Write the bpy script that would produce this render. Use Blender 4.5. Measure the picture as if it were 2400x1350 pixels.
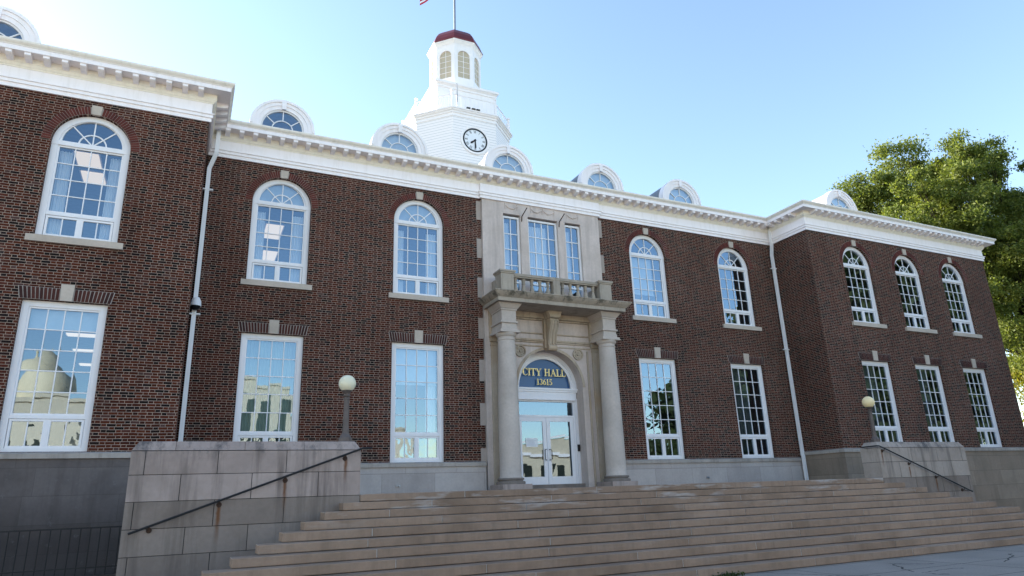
import bpy, bmesh, math, random
import numpy as np
from mathutils import Vector, Matrix
random.seed(7); rng = np.random.default_rng(7)
for o in list(bpy.data.objects): bpy.data.objects.remove(o)
S = bpy.context.scene; COL = S.collection; R = math.radians; PI = math.pi

# ------------------------------------------------------------------ camera, sky, sun, exposure
cd = bpy.data.cameras.new("camera"); cam = bpy.data.objects.new("camera", cd); COL.objects.link(cam)
cd.sensor_width = 36; cd.lens = 23.869; cd.clip_start = .1; cd.clip_end = 2000
right = Vector((0.9046823906, -0.4246986617, -0.0343630449)); up = Vector((-0.0945227110, -0.2786788450, 0.9557214858)); fwd = Vector((0.4154698896, 0.8613763104, 0.2922595126))
M = Matrix((right, up, -fwd)).transposed().to_4x4(); M.translation = Vector((-11.567, -21.181, 1.613)); cam.matrix_world = M
S.camera = cam
SUN = Vector((-.66, .69, .345)).normalized()
w = bpy.data.worlds.new("World"); S.world = w; w.use_nodes = True
sky = w.node_tree.nodes.new('ShaderNodeTexSky'); sky.sky_type = 'NISHITA'; sky.sun_disc = False
sky.sun_elevation = math.asin(SUN.z); sky.sun_rotation = math.atan2(SUN.x, SUN.y)
sky.air_density = 1.0; sky.dust_density = .45; sky.ozone_density = 1.0
bg = w.node_tree.nodes['Background']; w.node_tree.links.new(sky.outputs[0], bg.inputs[0]); bg.inputs[1].default_value = .15
sl = bpy.data.lights.new("sun", 'SUN'); sl.energy = 5.0; sl.angle = R(.5); sl.color = (1, .93, .82)
so = bpy.data.objects.new("sun", sl); COL.objects.link(so); so.rotation_euler = SUN.to_track_quat('Z', 'Y').to_euler(); so.location = (0, 0, 60)
S.view_settings.view_transform = 'Standard'; S.view_settings.look = 'None'; S.view_settings.exposure = 1.6; S.view_settings.gamma = 1
S.render.engine = 'CYCLES'

# ------------------------------------------------------------------ building constants (metres, door axis x=0, pavement z=0)
CX, DW, WR, WL = 11.78, 2.078, 24.12, -26.0     # corner of the wings, their projection, right and left ends
ZB, ZL = 12.117, 1.752                          # top of brick, landing
ZWC, ZWW = 2.72, 2.94                           # water table, centre and wings
WA, WBx = 4.855, 9.428

# ------------------------------------------------------------------ material helpers
class NT:
    def __init__(s, name):
        s.m = bpy.data.materials.new(name); s.m.use_nodes = True; s.t = s.m.node_tree; s.n = s.t.nodes; s.l = s.t.links
        s.b = s.n['Principled BSDF']; s.b.inputs['Specular IOR Level'].default_value = .3; s.out = s.n['Material Output']
    def new(s, t, **k):
        x = s.n.new(t)
        for a, b in k.items(): setattr(x, a, b)
        return x
    def put(s, sock, v):
        if hasattr(v, 'links') or isinstance(v, bpy.types.NodeSocket): s.l.new(v, sock)
        elif isinstance(v, tuple) and len(v) == 3 and sock.type == 'RGBA': sock.default_value = (*v, 1)
        else: sock.default_value = v
    def math(s, op, a, b=None, c=None, clamp=False):
        x = s.new('ShaderNodeMath', operation=op, use_clamp=clamp)
        for i, v in enumerate((a, b, c)):
            if v is not None: s.put(x.inputs[i], v)
        return x.outputs[0]
    def mix(s, f, a, b, mode='MIX'):
        x = s.new('ShaderNodeMix', data_type='RGBA', blend_type=mode); x.clamp_factor = True
        s.put(x.inputs[0], f); s.put(x.inputs[6], a); s.put(x.inputs[7], b); return x.outputs[2]
    def noise(s, vec, scale, detail=4, rough=.55, dim='3D'):
        x = s.new('ShaderNodeTexNoise', noise_dimensions=dim); x.inputs['Scale'].default_value = scale; x.inputs['Detail'].default_value = detail; x.inputs['Roughness'].default_value = rough
        if vec is not None: s.l.new(vec, x.inputs['Vector'])
        return x.outputs[0]
    def pos(s): return s.new('ShaderNodeNewGeometry').outputs['Position']
    def scaled(s, vec, v3):
        x = s.new('ShaderNodeVectorMath', operation='MULTIPLY'); s.l.new(vec, x.inputs[0]); x.inputs[1].default_value = v3; return x.outputs[0]
    def rng(s, v, a, b, c, d):
        x = s.new('ShaderNodeMapRange'); s.put(x.inputs[0], v)
        for i, q in enumerate((a, b, c, d)): x.inputs[i + 1].default_value = q
        return x.outputs[0]
    def bump(s, h, strength=.3, dist=.01):
        x = s.new('ShaderNodeBump'); x.inputs['Strength'].default_value = strength; x.inputs['Distance'].default_value = dist
        s.l.new(h, x.inputs['Height']); s.l.new(x.outputs[0], s.b.inputs['Normal'])
    def col(s, v): s.put(s.b.inputs['Base Color'], v)
    def rough(s, v): s.put(s.b.inputs['Roughness'], v)

def plain(name, c, rough=.5, metal=0, var=.12, scale=6):
    t = NT(name); n = t.noise(t.pos(), scale)
    t.col(t.mix(t.rng(n, .3, .7, 0, 1), tuple(x * (1 - var) for x in c), tuple(min(1, x * (1 + var)) for x in c)))
    t.rough(rough); t.b.inputs['Metallic'].default_value = metal
    return t.m

def brick_material():
    t = NT('flemish_brick'); g = t.new('ShaderNodeNewGeometry'); P = t.new('ShaderNodeSeparateXYZ'); N = t.new('ShaderNodeSeparateXYZ')
    t.l.new(g.outputs['Position'], P.inputs[0]); t.l.new(g.outputs['Normal'], N.inputs[0])
    side = t.math('GREATER_THAN', t.math('ABSOLUTE', N.outputs[0]), .5)
    u0 = t.math('ADD', t.math('MULTIPLY', P.outputs[1], side), t.math('MULTIPLY', P.outputs[0], t.math('SUBTRACT', 1, side)))
    wob = t.noise(g.outputs['Position'], 1.7, 2)
    v = t.math('ADD', t.math('DIVIDE', P.outputs[2], .0705), t.math('MULTIPLY', t.math('SUBTRACT', wob, .5), .35))
    r = t.math('FLOOR', v); fv = t.math('FRACT', v)
    rw = t.new('ShaderNodeTexWhiteNoise', noise_dimensions='1D'); t.l.new(r, rw.inputs['W'])
    u = t.math('ADD', t.math('DIVIDE', u0, .316), t.math('ADD', t.math('MULTIPLY', t.math('FLOORED_MODULO', r, 2), .5), t.math('MULTIPLY', rw.outputs[0], .1)))
    cell = t.math('FLOOR', u); fu = t.math('FRACT', u)
    hd = t.math('GREATER_THAN', fu, .655)
    m1 = t.math('LESS_THAN', fu, .034); m2 = t.math('LESS_THAN', t.math('ABSOLUTE', t.math('SUBTRACT', fu, .655)), .017); m3 = t.math('LESS_THAN', fv, .165)
    mort = t.math('MAXIMUM', t.math('MAXIMUM', m1, m2), m3)
    cv = t.new('ShaderNodeCombineXYZ'); t.l.new(t.math('ADD', t.math('MULTIPLY', cell, 2), hd), cv.inputs[0]); t.l.new(r, cv.inputs[1])
    wn = t.new('ShaderNodeTexWhiteNoise', noise_dimensions='2D'); t.l.new(cv.outputs[0], wn.inputs[0])
    cr = t.new('ShaderNodeValToRGB'); t.l.new(wn.outputs[0], cr.inputs[0]); e = cr.color_ramp
    stops = [(0, (.010, .009, .009)), (.16, (.015, .010, .010)), (.22, (.042, .0125, .009)), (.5, (.068, .017, .010)), (.8, (.092, .022, .012)), (.93, (.105, .027, .015)), (.97, (.085, .045, .04)), (1, (.09, .052, .046))]
    e.elements[0].position, e.elements[0].color = stops[0][0], (*stops[0][1], 1); e.elements[1].position, e.elements[1].color = 1, (*stops[-1][1], 1)
    for p, c in stops[1:-1]: q = e.elements.new(p); q.color = (*c, 1)
    big = t.noise(g.outputs['Position'], .35, 5)
    fine = t.noise(g.outputs['Position'], 60, 3)
    bc = t.mix(t.rng(fine, .3, .7, 0, .35), cr.outputs[0], (.03, .016, .016))
    mc = t.mix(t.rng(t.noise(g.outputs['Position'], 9, 4), .35, .65, 0, 1), (.42, .32, .255), (.27, .205, .165))
    c = t.mix(mort, bc, mc)
    c = t.mix(t.rng(big, .38, .66, 0, .6), c, t.mix(1.0, c, (.66, .62, .60), 'MULTIPLY'))
    ws = t.noise(t.scaled(g.outputs['Position'], (1.3, 1.3, .16)), 1.4, 5, .65); c = t.mix(t.rng(ws, .52, .72, 0, .5), c, t.mix(1.0, c, (.58, .55, .54), 'MULTIPLY'))
    ef = t.noise(g.outputs['Position'], .9, 6, .7); c = t.mix(t.rng(ef, .60, .75, 0, .16), c, (.34, .28, .26))
    t.b.inputs['Specular IOR Level'].default_value = .08; t.col(c); t.rough(.9); t.bump(t.math('SUBTRACT', 1, mort), .6, .008)
    return t.m

def stone(name, c, dark=.6, stain=(.20, .13, .08), stainamt=.35, streak=.6, joints=None, scale=1., extra=None, blocks=0):
    """weathered limestone: mottled tone, vertical run-off streaks, optional ashlar joints (course, length)"""
    t = NT(name); P = t.pos()
    n1 = t.noise(P, 1.1 * scale, 6, .6); n2 = t.noise(P, 14 * scale, 5); st = t.noise(t.scaled(P, (2.6, 2.6, .22)), 1.6 * scale, 5, .65)
    k = t.mix(t.rng(n1, .3, .72, 0, 1), c, tuple(x * .8 for x in c))
    k = t.mix(t.rng(n2, .35, .7, 0, .3), k, tuple(x * .62 for x in c))
    k = t.mix(t.math('MULTIPLY', t.rng(st, .5, .75, 0, 1), streak), k, tuple(x * dark for x in c))
    k = t.mix(t.math('MULTIPLY', t.rng(t.noise(P, .55, 4), .5, .75, 0, 1), stainamt), k, stain)
    h = n2
    if joints:
        sp = t.new('ShaderNodeSeparateXYZ'); t.l.new(P, sp.inputs[0])
        v = t.math('DIVIDE', t.math('SUBTRACT', sp.outputs[2], joints[2]), joints[0]); r = t.math('FLOOR', v)
        wv = t.new('ShaderNodeTexWhiteNoise', noise_dimensions='1D'); t.l.new(r, wv.inputs['W'])
        uu = t.math('ADD', t.math('ADD', sp.outputs[0], sp.outputs[1]), t.math('MULTIPLY', wv.outputs[0], joints[1]))
        u = t.math('DIVIDE', uu, joints[1]); j = t.math('MAXIMUM', t.math('LESS_THAN', t.math('FRACT', v), .012 / joints[0]), t.math('LESS_THAN', t.math('FRACT', u), .009 / joints[1]))
        cv = t.new('ShaderNodeCombineXYZ'); t.l.new(t.math('FLOOR', u), cv.inputs[0]); t.l.new(r, cv.inputs[1])
        bw = t.new('ShaderNodeTexWhiteNoise', noise_dimensions='2D'); t.l.new(cv.outputs[0], bw.inputs[0])
        k = t.mix(t.math('MULTIPLY', bw.outputs[0], .6), k, t.mix(1., k, (.62, .60, .59), 'MULTIPLY'))
        k = t.mix(t.math('MULTIPLY', j, .55), k, (.07, .062, .055)); h = t.math('SUBTRACT', h, j)
    if blocks: k = t.mix(t.math('MULTIPLY', t.new('ShaderNodeNewGeometry').outputs['Random Per Island'], blocks), k, t.mix(1., k, (.60, .57, .56), 'MULTIPLY'))
    if extra: k = extra(t, P, k)
    t.b.inputs['Specular IOR Level'].default_value = .12; t.col(k); t.rough(.9); t.bump(h, .25, .01)
    return t.m

def rust_streaks(pts):
    def f(t, P, k):
        sp = t.new('ShaderNodeSeparateXYZ'); t.l.new(P, sp.inputs[0]); n = t.noise(P, 7, 3)
        for x, z, ln in pts:
            dx = t.math('ABSOLUTE', t.math('ADD', t.math('SUBTRACT', sp.outputs[0], x), t.math('MULTIPLY', t.math('SUBTRACT', n, .5), .05)))
            a = t.math('MULTIPLY', t.rng(dx, .012, .05, 1, 0), t.math('MULTIPLY', t.rng(sp.outputs[2], z - ln, z - ln * .3, 0, 1), t.math('LESS_THAN', sp.outputs[2], z)))
            k = t.mix(t.math('MULTIPLY', a, .85), k, (.14, .055, .02))
        cr = t.math('MULTIPLY', t.rng(sp.outputs[2], 2.45, 2.72, 0, 1), t.rng(t.noise(t.scaled(P, (1, 1, .6)), 1.5, 7, .75), .50, .62, 0, .8)); k = t.mix(cr, k, (.06, .06, .065))
        return k
    return f

def paint(name, c, grime=.25, rough=.45):
    t = NT(name); P = t.pos(); st = t.noise(t.scaled(P, (3, 3, .5)), 2.2, 5, .65); f = t.noise(P, 30, 3)
    k = t.mix(t.math('MULTIPLY', t.rng(st, .48, .75, 0, 1), grime), c, (c[0] * .62, c[1] * .58, c[2] * .5))
    t.col(k); t.rough(rough); t.bump(f, .08, .004)
    return t.m

def glass_material(name, base=.34, tint=(.55, .6, .62), wob=0., rough=0.0):
    t = NT(name); t.n.remove(t.b)
    g = t.new('ShaderNodeBsdfGlossy'); g.inputs['Roughness'].default_value = rough; g.inputs[0].default_value = (.60, .80, 1, 1)
    tr = t.new('ShaderNodeBsdfTransparent'); tr.inputs[0].default_value = (*tint, 1)
    fr = t.new('ShaderNodeLayerWeight'); fr.inputs[0].default_value = .5
    mx = t.new('ShaderNodeMixShader'); t.l.new(t.math('ADD', base, t.math('MULTIPLY_ADD', t.math('POWER', fr.outputs[1], 5.), 1.2, .05), clamp=True), mx.inputs[0])
    t.l.new(tr.outputs[0], mx.inputs[1]); t.l.new(g.outputs[0], mx.inputs[2]); t.l.new(mx.outputs[0], t.out.inputs[0])
    if wob:
        b = t.new('ShaderNodeBump'); b.inputs['Strength'].default_value = wob; b.inputs['Distance'].default_value = .02
        t.l.new(t.noise(t.pos(), 2.2, 2), b.inputs['Height']); t.l.new(b.outputs[0], g.inputs['Normal'])
    return t.m

def emis(name, c, s):
    t = NT(name); t.b.inputs['Emission Color'].default_value = (*c, 1); t.b.inputs['Emission Strength'].default_value = s; t.col(c); return t.m

def island(name, cols, rough=.8, transl=0, bumpy=0):
    t = NT(name); g = t.new('ShaderNodeNewGeometry'); cr = t.new('ShaderNodeValToRGB'); t.l.new(g.outputs['Random Per Island'], cr.inputs[0]); e = cr.color_ramp
    for i, c in enumerate(cols):
        p = i / (len(cols) - 1)
        if i == 0: q = e.elements[0]
        elif i == len(cols) - 1: q = e.elements[len(e.elements) - 1]
        else: q = e.elements.new(p)
        q.position = p; q.color = (*c, 1)
    k = cr.outputs[0]
    if bumpy: k = t.mix(t.rng(t.noise(t.pos(), 40, 3), .3, .7, 0, bumpy), k, (.02, .012, .012))
    t.col(k); t.rough(rough)
    if transl:
        tb = t.new('ShaderNodeBsdfTranslucent'); t.l.new(t.mix(1., k, (1.5, 1.5, .7), 'MULTIPLY'), tb.inputs[0]); mx = t.new('ShaderNodeMixShader'); mx.inputs[0].default_value = transl
        t.l.new(t.b.outputs[0], mx.inputs[1]); t.l.new(tb.outputs[0], mx.inputs[2]); t.l.new(mx.outputs[0], t.out.inputs[0])
    return t.m

def concrete():
    t = NT('concrete_pavement'); P = t.pos(); n = t.noise(P, .8, 6); f = t.noise(P, 26, 5, .7)
    k = t.mix(t.rng(n, .3, .7, 0, 1), (.34, .285, .245), (.25, .215, .185)); k = t.mix(t.rng(f, .4, .7, 0, .4), k, (.10, .10, .10))
    sp = t.new('ShaderNodeSeparateXYZ'); t.l.new(P, sp.inputs[0])
    wx = t.math('ADD', sp.outputs[0], t.math('MULTIPLY', t.math('SUBTRACT', t.noise(P, 1.2, 5), .5), .10)); wy = t.math('ADD', sp.outputs[1], t.math('MULTIPLY', t.math('SUBTRACT', t.noise(P, 1.5, 5), .5), .10))
    jx = t.math('LESS_THAN', t.math('FRACT', t.math('DIVIDE', t.math('ADD', wx, .35), 3.1)), .009); jy = t.math('LESS_THAN', t.math('FRACT', t.math('DIVIDE', t.math('ADD', wy, .15), 1.45)), .017)
    wv = t.new('ShaderNodeTexVoronoi', feature='DISTANCE_TO_EDGE'); wv.inputs['Scale'].default_value = .33
    ds = t.new('ShaderNodeVectorMath', operation='ADD'); t.l.new(P, ds.inputs[0]); nz = t.new('ShaderNodeTexNoise'); nz.inputs['Scale'].default_value = 2.; nz.inputs['Detail'].default_value = 6; t.l.new(P, nz.inputs[0]); t.l.new(t.scaled(nz.outputs[1], (.5, .5, 0)), ds.inputs[1]); t.l.new(ds.outputs[0], wv.inputs[0])
    ck = t.math('MULTIPLY', t.math('LESS_THAN', wv.outputs[0], .006), t.math('GREATER_THAN', t.noise(P, .5, 2), .48))
    d = t.math('MAXIMUM', t.math('MAXIMUM', jx, jy), ck)
    k = t.mix(t.math('MULTIPLY', d, .85), k, (.018, .018, .016)); t.b.inputs['Specular IOR Level'].default_value = .2; t.col(k); t.rough(.9); t.bump(t.math('SUBTRACT', f, d), .35, .01); return t.m

M_BRICK = brick_material()
M_VOUS = island('arch_brick', [(.07, .016, .012), (.10, .021, .015), (.12, .025, .017), (.135, .03, .021)], .85, 0, .4)
M_LINT = island('lintel_brick', [(.03, .011, .009), (.055, .015, .011), (.07, .018, .012), (.085, .022, .014)], .85, 0, .5)
M_MORTAR = plain('mortar', (.33, .29, .26), .9)
M_LIME = stone('limestone_trim', (.54, .46, .39), .72, stainamt=.15, streak=.4)
M_BAY = stone('bay_limestone', (.64, .54, .49), .6, (.42, .33, .25), .35, .75)
M_QUOIN = stone('quoin_limestone', (.42, .355, .315), .62, (.30, .22, .16), .3, .6)
M_PORT = stone('portico_limestone', (.50, .41, .32), .38, (.40, .25, .13), .75, 1.)
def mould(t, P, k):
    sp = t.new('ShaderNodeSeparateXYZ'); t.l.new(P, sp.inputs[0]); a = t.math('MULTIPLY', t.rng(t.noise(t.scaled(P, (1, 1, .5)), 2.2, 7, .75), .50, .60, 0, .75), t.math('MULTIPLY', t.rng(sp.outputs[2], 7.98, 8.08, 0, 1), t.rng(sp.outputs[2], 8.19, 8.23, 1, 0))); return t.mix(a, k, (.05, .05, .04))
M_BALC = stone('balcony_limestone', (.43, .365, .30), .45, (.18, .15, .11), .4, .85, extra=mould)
M_COLM = stone('column_limestone', (.56, .48, .425), .75, (.2, .16, .13), .2, .3)
M_COLB = stone('weathered_base', (.24, .20, .175), .5, (.08, .07, .06), .5, .7)
M_BASE = stone('base_ashlar', (.55, .49, .46), .7, (.28, .26, .24), .3, .5, (.62, 1.7, ZL))
M_BASER = stone('base_ashlar_buff', (.35, .275, .215), .6, (.17, .14, .11), .5, .6, (.62, 1.9, .1))
def low_shade(t, P, k):  # shade of the low left corner painted in, darker downward, plus pale mottling
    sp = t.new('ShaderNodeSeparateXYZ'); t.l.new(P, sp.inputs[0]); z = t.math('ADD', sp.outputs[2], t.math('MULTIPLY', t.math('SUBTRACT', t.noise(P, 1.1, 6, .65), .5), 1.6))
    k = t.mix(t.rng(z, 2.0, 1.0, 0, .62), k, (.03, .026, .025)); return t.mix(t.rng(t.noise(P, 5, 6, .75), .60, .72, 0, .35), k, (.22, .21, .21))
M_BASEL = stone('base_ashlar_shaded', (.17, .145, .138), .5, (.05, .042, .04), .75, .6, (.62, 1.9, .1), extra=low_shade)  # corner shade is part of this stone's colour, along with stains
M_GRIME = plain('joint_grime', (.03, .027, .026), .95)
M_WTAB = stone('water_table_stone', (.42, .37, .33), .4, (.12, .11, .105), .5, .8)
rp = [(-8.442, 2.47, .5), (-9.645, 2.03, .62), (-10.843, 1.6, .7)]
M_CHEEK = stone('cheek_limestone', (.455, .365, .325), .42, (.19, .155, .13), .6, 1., extra=rust_streaks(rp), blocks=.5)
M_CHEEKB = stone('brown_stair_stone', (.30, .245, .21), .5, (.17, .13, .10), .7, .8, extra=rust_streaks(rp + [(10.623, 1.68, .6)]), blocks=.5)
rp2 = [(8.256, 2.52, .5), (9.423, 2.06, .6), (10.623, 1.68, .6)]
M_CHEEKR = stone('cheek_limestone_right', (.44, .37, .32), .42, (.27, .21, .165), .5, 1., extra=rust_streaks(rp2), blocks=.45)
def patches(t, P, k):
    sp = t.new('ShaderNodeSeparateXYZ'); t.l.new(P, sp.inputs[0]); n = t.noise(t.scaled(P, (.55, .55, 3.2)), 1.5, 4, .6)
    a = t.math('MULTIPLY', t.rng(n, .55, .66, 0, 1), t.rng(sp.outputs[2], 1.15, 1.5, .08, .75)); return t.mix(a, k, (.42, .385, .365))
M_STEP = stone('step_sandstone', (.365, .258, .19), .55, (.17, .115, .08), .65, .6, extra=patches, blocks=.55)
M_STEPJ = plain('step_joint_mortar', (.36, .34, .32), .9)
M_WHITE = paint('white_trim_paint', (.90, .84, .84), .24)
M_CREAM = paint('cream_trim_paint', (.90, .84, .73), .3)
M_CYMA = paint('weathered_gutter_paint', (.83, .77, .70), .4)
M_FRAME = paint('window_white_paint', (.76, .74, .755), .16)
M_TOWER = paint('tower_white_paint', (.92, .87, .86), .16)
M_GLASS = glass_material('window_glass', .16, (.62, .66, .68), .02)
M_GLASSW = glass_material('wavy_window_glass', .2, (.5, .54, .56), .35)
M_GLASSD = glass_material('dormer_glass', .16, (.75, .78, .8), .01)
M_DOORG = glass_material('door_glass', .15, (.35, .37, .38), .01)
M_SLATE = plain('slate_roof', (.07, .075, .085), .7)
M_DROOF = plain('dormer_roof_metal', (.62, .64, .64), .5)
M_DROOFG = plain('dormer_grey_roof', (.16, .18, .20), .5)
M_RED = plain('red_dome_metal', (.155, .03, .036), .32, .25, .15, 2)
M_BLACK = plain('black_iron', (.012, .012, .013), .5)
M_CLOCKB = plain('clock_black', (.008, .008, .01), .4)
M_DIAL = plain('clock_dial_white', (.80, .81, .84), .4, 0, .02)
M_GOLD = plain('gold_leaf_letter', (.62, .47, .20), .35, .35, .08)
M_BLUE = NT('blue_fanlight_panel'); M_BLUE.col((.025, .075, .19)); M_BLUE.rough(.06); M_BLUE = M_BLUE.m
M_MESH = None
def louver():
    t = NT('belfry_screen'); sp = t.new('ShaderNodeSeparateXYZ'); t.l.new(t.pos(), sp.inputs[0]); f = t.math('FRACT', t.math('MULTIPLY', sp.outputs[2], 16))
    t.col(t.mix(f, (.64, .54, .40), (.42, .36, .27))); t.rough(.8); return t.m
M_MESH = louver()
def siding():
    t = NT('white_clapboard'); sp = t.new('ShaderNodeSeparateXYZ'); t.l.new(t.pos(), sp.inputs[0]); f = t.math('FRACT', t.math('DIVIDE', sp.outputs[2], .148))
    t.col(t.mix(t.math('LESS_THAN', f, .12), (.92, .87, .86), (.50, .49, .50))); t.rough(.5); t.bump(f, .5, .02); return t.m
M_SIDING = siding()
M_PAPER = plain('paper', (.8, .8, .8), .8, 0, .03)
M_INK = plain('ink', (.25, .27, .35), .8)
M_INT = plain('interior_plaster', (.22, .22, .22), .9)
M_CURT = NT('curtain_cloth'); M_CURT.col((.88, .88, .86)); M_CURT.rough(.9); M_CURT.b.inputs['Emission Strength'].default_value = 0; M_CURT = M_CURT.m
M_BLIND = plain('pale_blind', (.66, .72, .72), .8, 0, .05)
M_GREENB = plain('green_vertical_blind', (.42, .52, .42), .8, 0, .06)
M_GREYC = plain('grey_curtain', (.16, .17, .17), .9)
M_LAMP = emis('ceiling_panel_light', (1, .80, .58), .42)
M_STEEL = plain('steel', (.28, .29, .31), .4, .6)
M_GLOBE = NT('globe_opal_glass'); M_GLOBE.col((.75, .70, .52)); M_GLOBE.rough(.35); M_GLOBE.b.inputs['Subsurface Weight'].default_value = .3; M_GLOBE.b.inputs['Subsurface Radius'].default_value = (.1, .1, .08); M_GLOBE = M_GLOBE.m
M_GLOBEY = NT('globe_yellowed_glass'); M_GLOBEY.col((.86, .68, .38)); M_GLOBEY.rough(.35); M_GLOBEY.b.inputs['Subsurface Weight'].default_value = .3; M_GLOBEY.b.inputs['Subsurface Radius'].default_value = (.1, .1, .06); M_GLOBEY = M_GLOBEY.m
M_POST = plain('bronze_lamp_post', (.12, .095, .085), .55, .2, .2)
M_RUST = plain('rusty_iron', (.055, .03, .02), .8)
M_DOWN = paint('downspout_paint', (.84, .82, .83), .2)
M_CONC = concrete()
M_BOUNCE = plain('pale_bounce', (.55, .50, .43), .9, 0, .1, 3)  # pale tone chosen to throw warm sunlight back at the facade
M_ASPH = plain('asphalt', (.05, .05, .052), .9, 0, .25, 40)
M_GRASS = plain('lawn', (.07, .11, .035), .95, 0, .4, 12)
M_BARK = plain('bark', (.028, .022, .017), .9, 0, .4, 10)
M_LEAF = island('ash_leaves', [(.075, .105, .026), (.125, .16, .034), (.165, .195, .044), (.20, .225, .06), (.10, .135, .03)], .5, .46)
M_LEAFY = island('yellowing_leaves', [(.13, .15, .02), (.22, .20, .025), (.18, .20, .03), (.26, .21, .03)], .55, .42)
M_LEAFD = island('maple_leaves', [(.02, .034, .008), (.034, .05, .011), (.055, .066, .016), (.026, .042, .009)], .6, .15)
M_BEIGE = plain('beige_stucco', (.60, .51, .39), .85, 0, .08, 2)
M_TILE = plain('dome_tile', (.66, .55, .38), .6, 0, .08, 3)
M_DARKW = plain('dark_window', (.03, .035, .03), .15)

# ------------------------------------------------------------------ mesh helpers
class MB:
    def __init__(s): s.v = []; s.f = []
    def add(s, v, f):
        k = len(s.v); s.v += [tuple(p) for p in v]; s.f += [tuple(i + k for i in q) for q in f]; return s
    def quad(s, a, b, c, d): return s.add([a, b, c, d], [(0, 1, 2, 3)])
    def box(s, x0, x1, y0, y1, z0, z1):
        return s.add([(x0, y0, z0), (x1, y0, z0), (x1, y1, z0), (x0, y1, z0), (x0, y0, z1), (x1, y0, z1), (x1, y1, z1), (x0, y1, z1)],
                     [(0, 3, 2, 1), (4, 5, 6, 7), (0, 1, 5, 4), (1, 2, 6, 5), (2, 3, 7, 6), (3, 0, 4, 7)])
    def prism(s, poly, y0, y1):
        """poly in (x,z), extruded along y"""
        n = len(poly); v = [(x, y0, z) for x, z in poly] + [(x, y1, z) for x, z in poly]
        return s.add(v, [tuple(range(n)), tuple(range(2 * n - 1, n - 1, -1))] + [(i, i + n, (i + 1) % n + n, (i + 1) % n) for i in range(n)])
    def prismx(s, poly, x0, x1):
        n = len(poly); v = [(x0, y, z) for y, z in poly] + [(x1, y, z) for y, z in poly]
        return s.add(v, [tuple(range(n)), tuple(range(2 * n - 1, n - 1, -1))] + [(i, i + n, (i + 1) % n + n, (i + 1) % n) for i in range(n)])
    def prismz(s, poly, z0, z1, poly1=None):
        n = len(poly); p1 = poly1 or poly; v = [(x, y, z0) for x, y in poly] + [(x, y, z1) for x, y in p1]
        return s.add(v, [tuple(range(n - 1, -1, -1)), tuple(range(n, 2 * n))] + [(i, (i + 1) % n, (i + 1) % n + n, i + n) for i in range(n)])
    def lathe(s, prof, cx=0, cy=0, n=24, phase=0):
        v = []; f = []
        for r, z in prof:
            for i in range(n):
                a = 2 * PI * i / n + phase; v.append((cx + r * math.cos(a), cy + r * math.sin(a), z))
        for k in range(len(prof) - 1):
            for i in range(n):
                j = (i + 1) % n; f.append((k * n + i, k * n + j, (k + 1) * n + j, (k + 1) * n + i))
        f.append(tuple(range(n - 1, -1, -1))); f.append(tuple((len(prof) - 1) * n + i for i in range(n)))
        return s.add(v, f)
    def tube(s, pts, r, n=8):
        pts = [Vector(p) for p in pts]; rs = r if isinstance(r, (list, tuple)) else [r] * len(pts); v = []; f = []; prev = None
        for k, p in enumerate(pts):
            t = (pts[min(k + 1, len(pts) - 1)] - pts[max(k - 1, 0)]).normalized()
            a = prev if prev is not None else (Vector((0, 0, 1)) if abs(t.z) < .9 else Vector((1, 0, 0)))
            a = (a - t * a.dot(t)).normalized(); b = t.cross(a); prev = a
            for i in range(n):
                q = 2 * PI * i / n; v.append(p + (a * math.cos(q) + b * math.sin(q)) * rs[k])
        for k in range(len(pts) - 1):
            for i in range(n): j = (i + 1) % n; f.append((k * n + i, k * n + j, (k + 1) * n + j, (k + 1) * n + i))
        f.append(tuple(range(n - 1, -1, -1))); f.append(tuple((len(pts) - 1) * n + i for i in range(n)))
        return s.add(v, f)
    def sweep(s, path, prof, caps=False):
        """prof = [(offset, z)] carried along a plan path with mitred corners; outside is on the right of travel"""
        P = [Vector((x, y)) for x, y in path]; nn = []
        for i in range(len(P) - 1): t = (P[i + 1] - P[i]).normalized(); nn.append(Vector((t.y, -t.x)))
        mit = [nn[0]] + [(nn[i - 1] + nn[i]) / (1 + nn[i - 1].dot(nn[i])) for i in range(1, len(P) - 1)] + [nn[-1]]
        v = []; m = len(prof)
        for p, q in zip(P, mit):
            for o, z in prof: v.append((p.x + q.x * o, p.y + q.y * o, z))
        f = [(i * m + k, (i + 1) * m + k, (i + 1) * m + k + 1, i * m + k + 1) for i in range(len(P) - 1) for k in range(m - 1)]
        if caps: f += [tuple(range(m - 1, -1, -1)), tuple((len(P) - 1) * m + k for k in range(m))]
        return s.add(v, f)
    def ball(s, c, r, n=24, m=14, sz=1.):
        prof = [(max(1e-4, r * math.sin(PI * k / m)), c[2] - r * sz * math.cos(PI * k / m)) for k in range(m + 1)]
        return s.lathe(prof, c[0], c[1], n)
    def arcband(s, cx, cz, r0, r1, y0, y1, a0=0, a1=PI, n=24):
        """solid curved band in the xz plane"""
        v = []; f = []
        for k in range(n + 1):
            a = a0 + (a1 - a0) * k / n; c, q = math.cos(a), math.sin(a)
            v += [(cx + r0 * c, y0, cz + r0 * q), (cx + r1 * c, y0, cz + r1 * q), (cx + r1 * c, y1, cz + r1 * q), (cx + r0 * c, y1, cz + r0 * q)]
        for k in range(n):
            for e in range(4): g = (e + 1) % 4; f.append((k * 4 + e, k * 4 + g, k * 4 + 4 + g, k * 4 + 4 + e))
        f += [(0, 1, 2, 3), (n * 4 + 3, n * 4 + 2, n * 4 + 1, n * 4)]
        return s.add(v, f)
    def xform(s, M):
        s.v = [tuple(M @ Vector(p)) for p in s.v]; return s
    def merge(s, o): return s.add(o.v, o.f)
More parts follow.
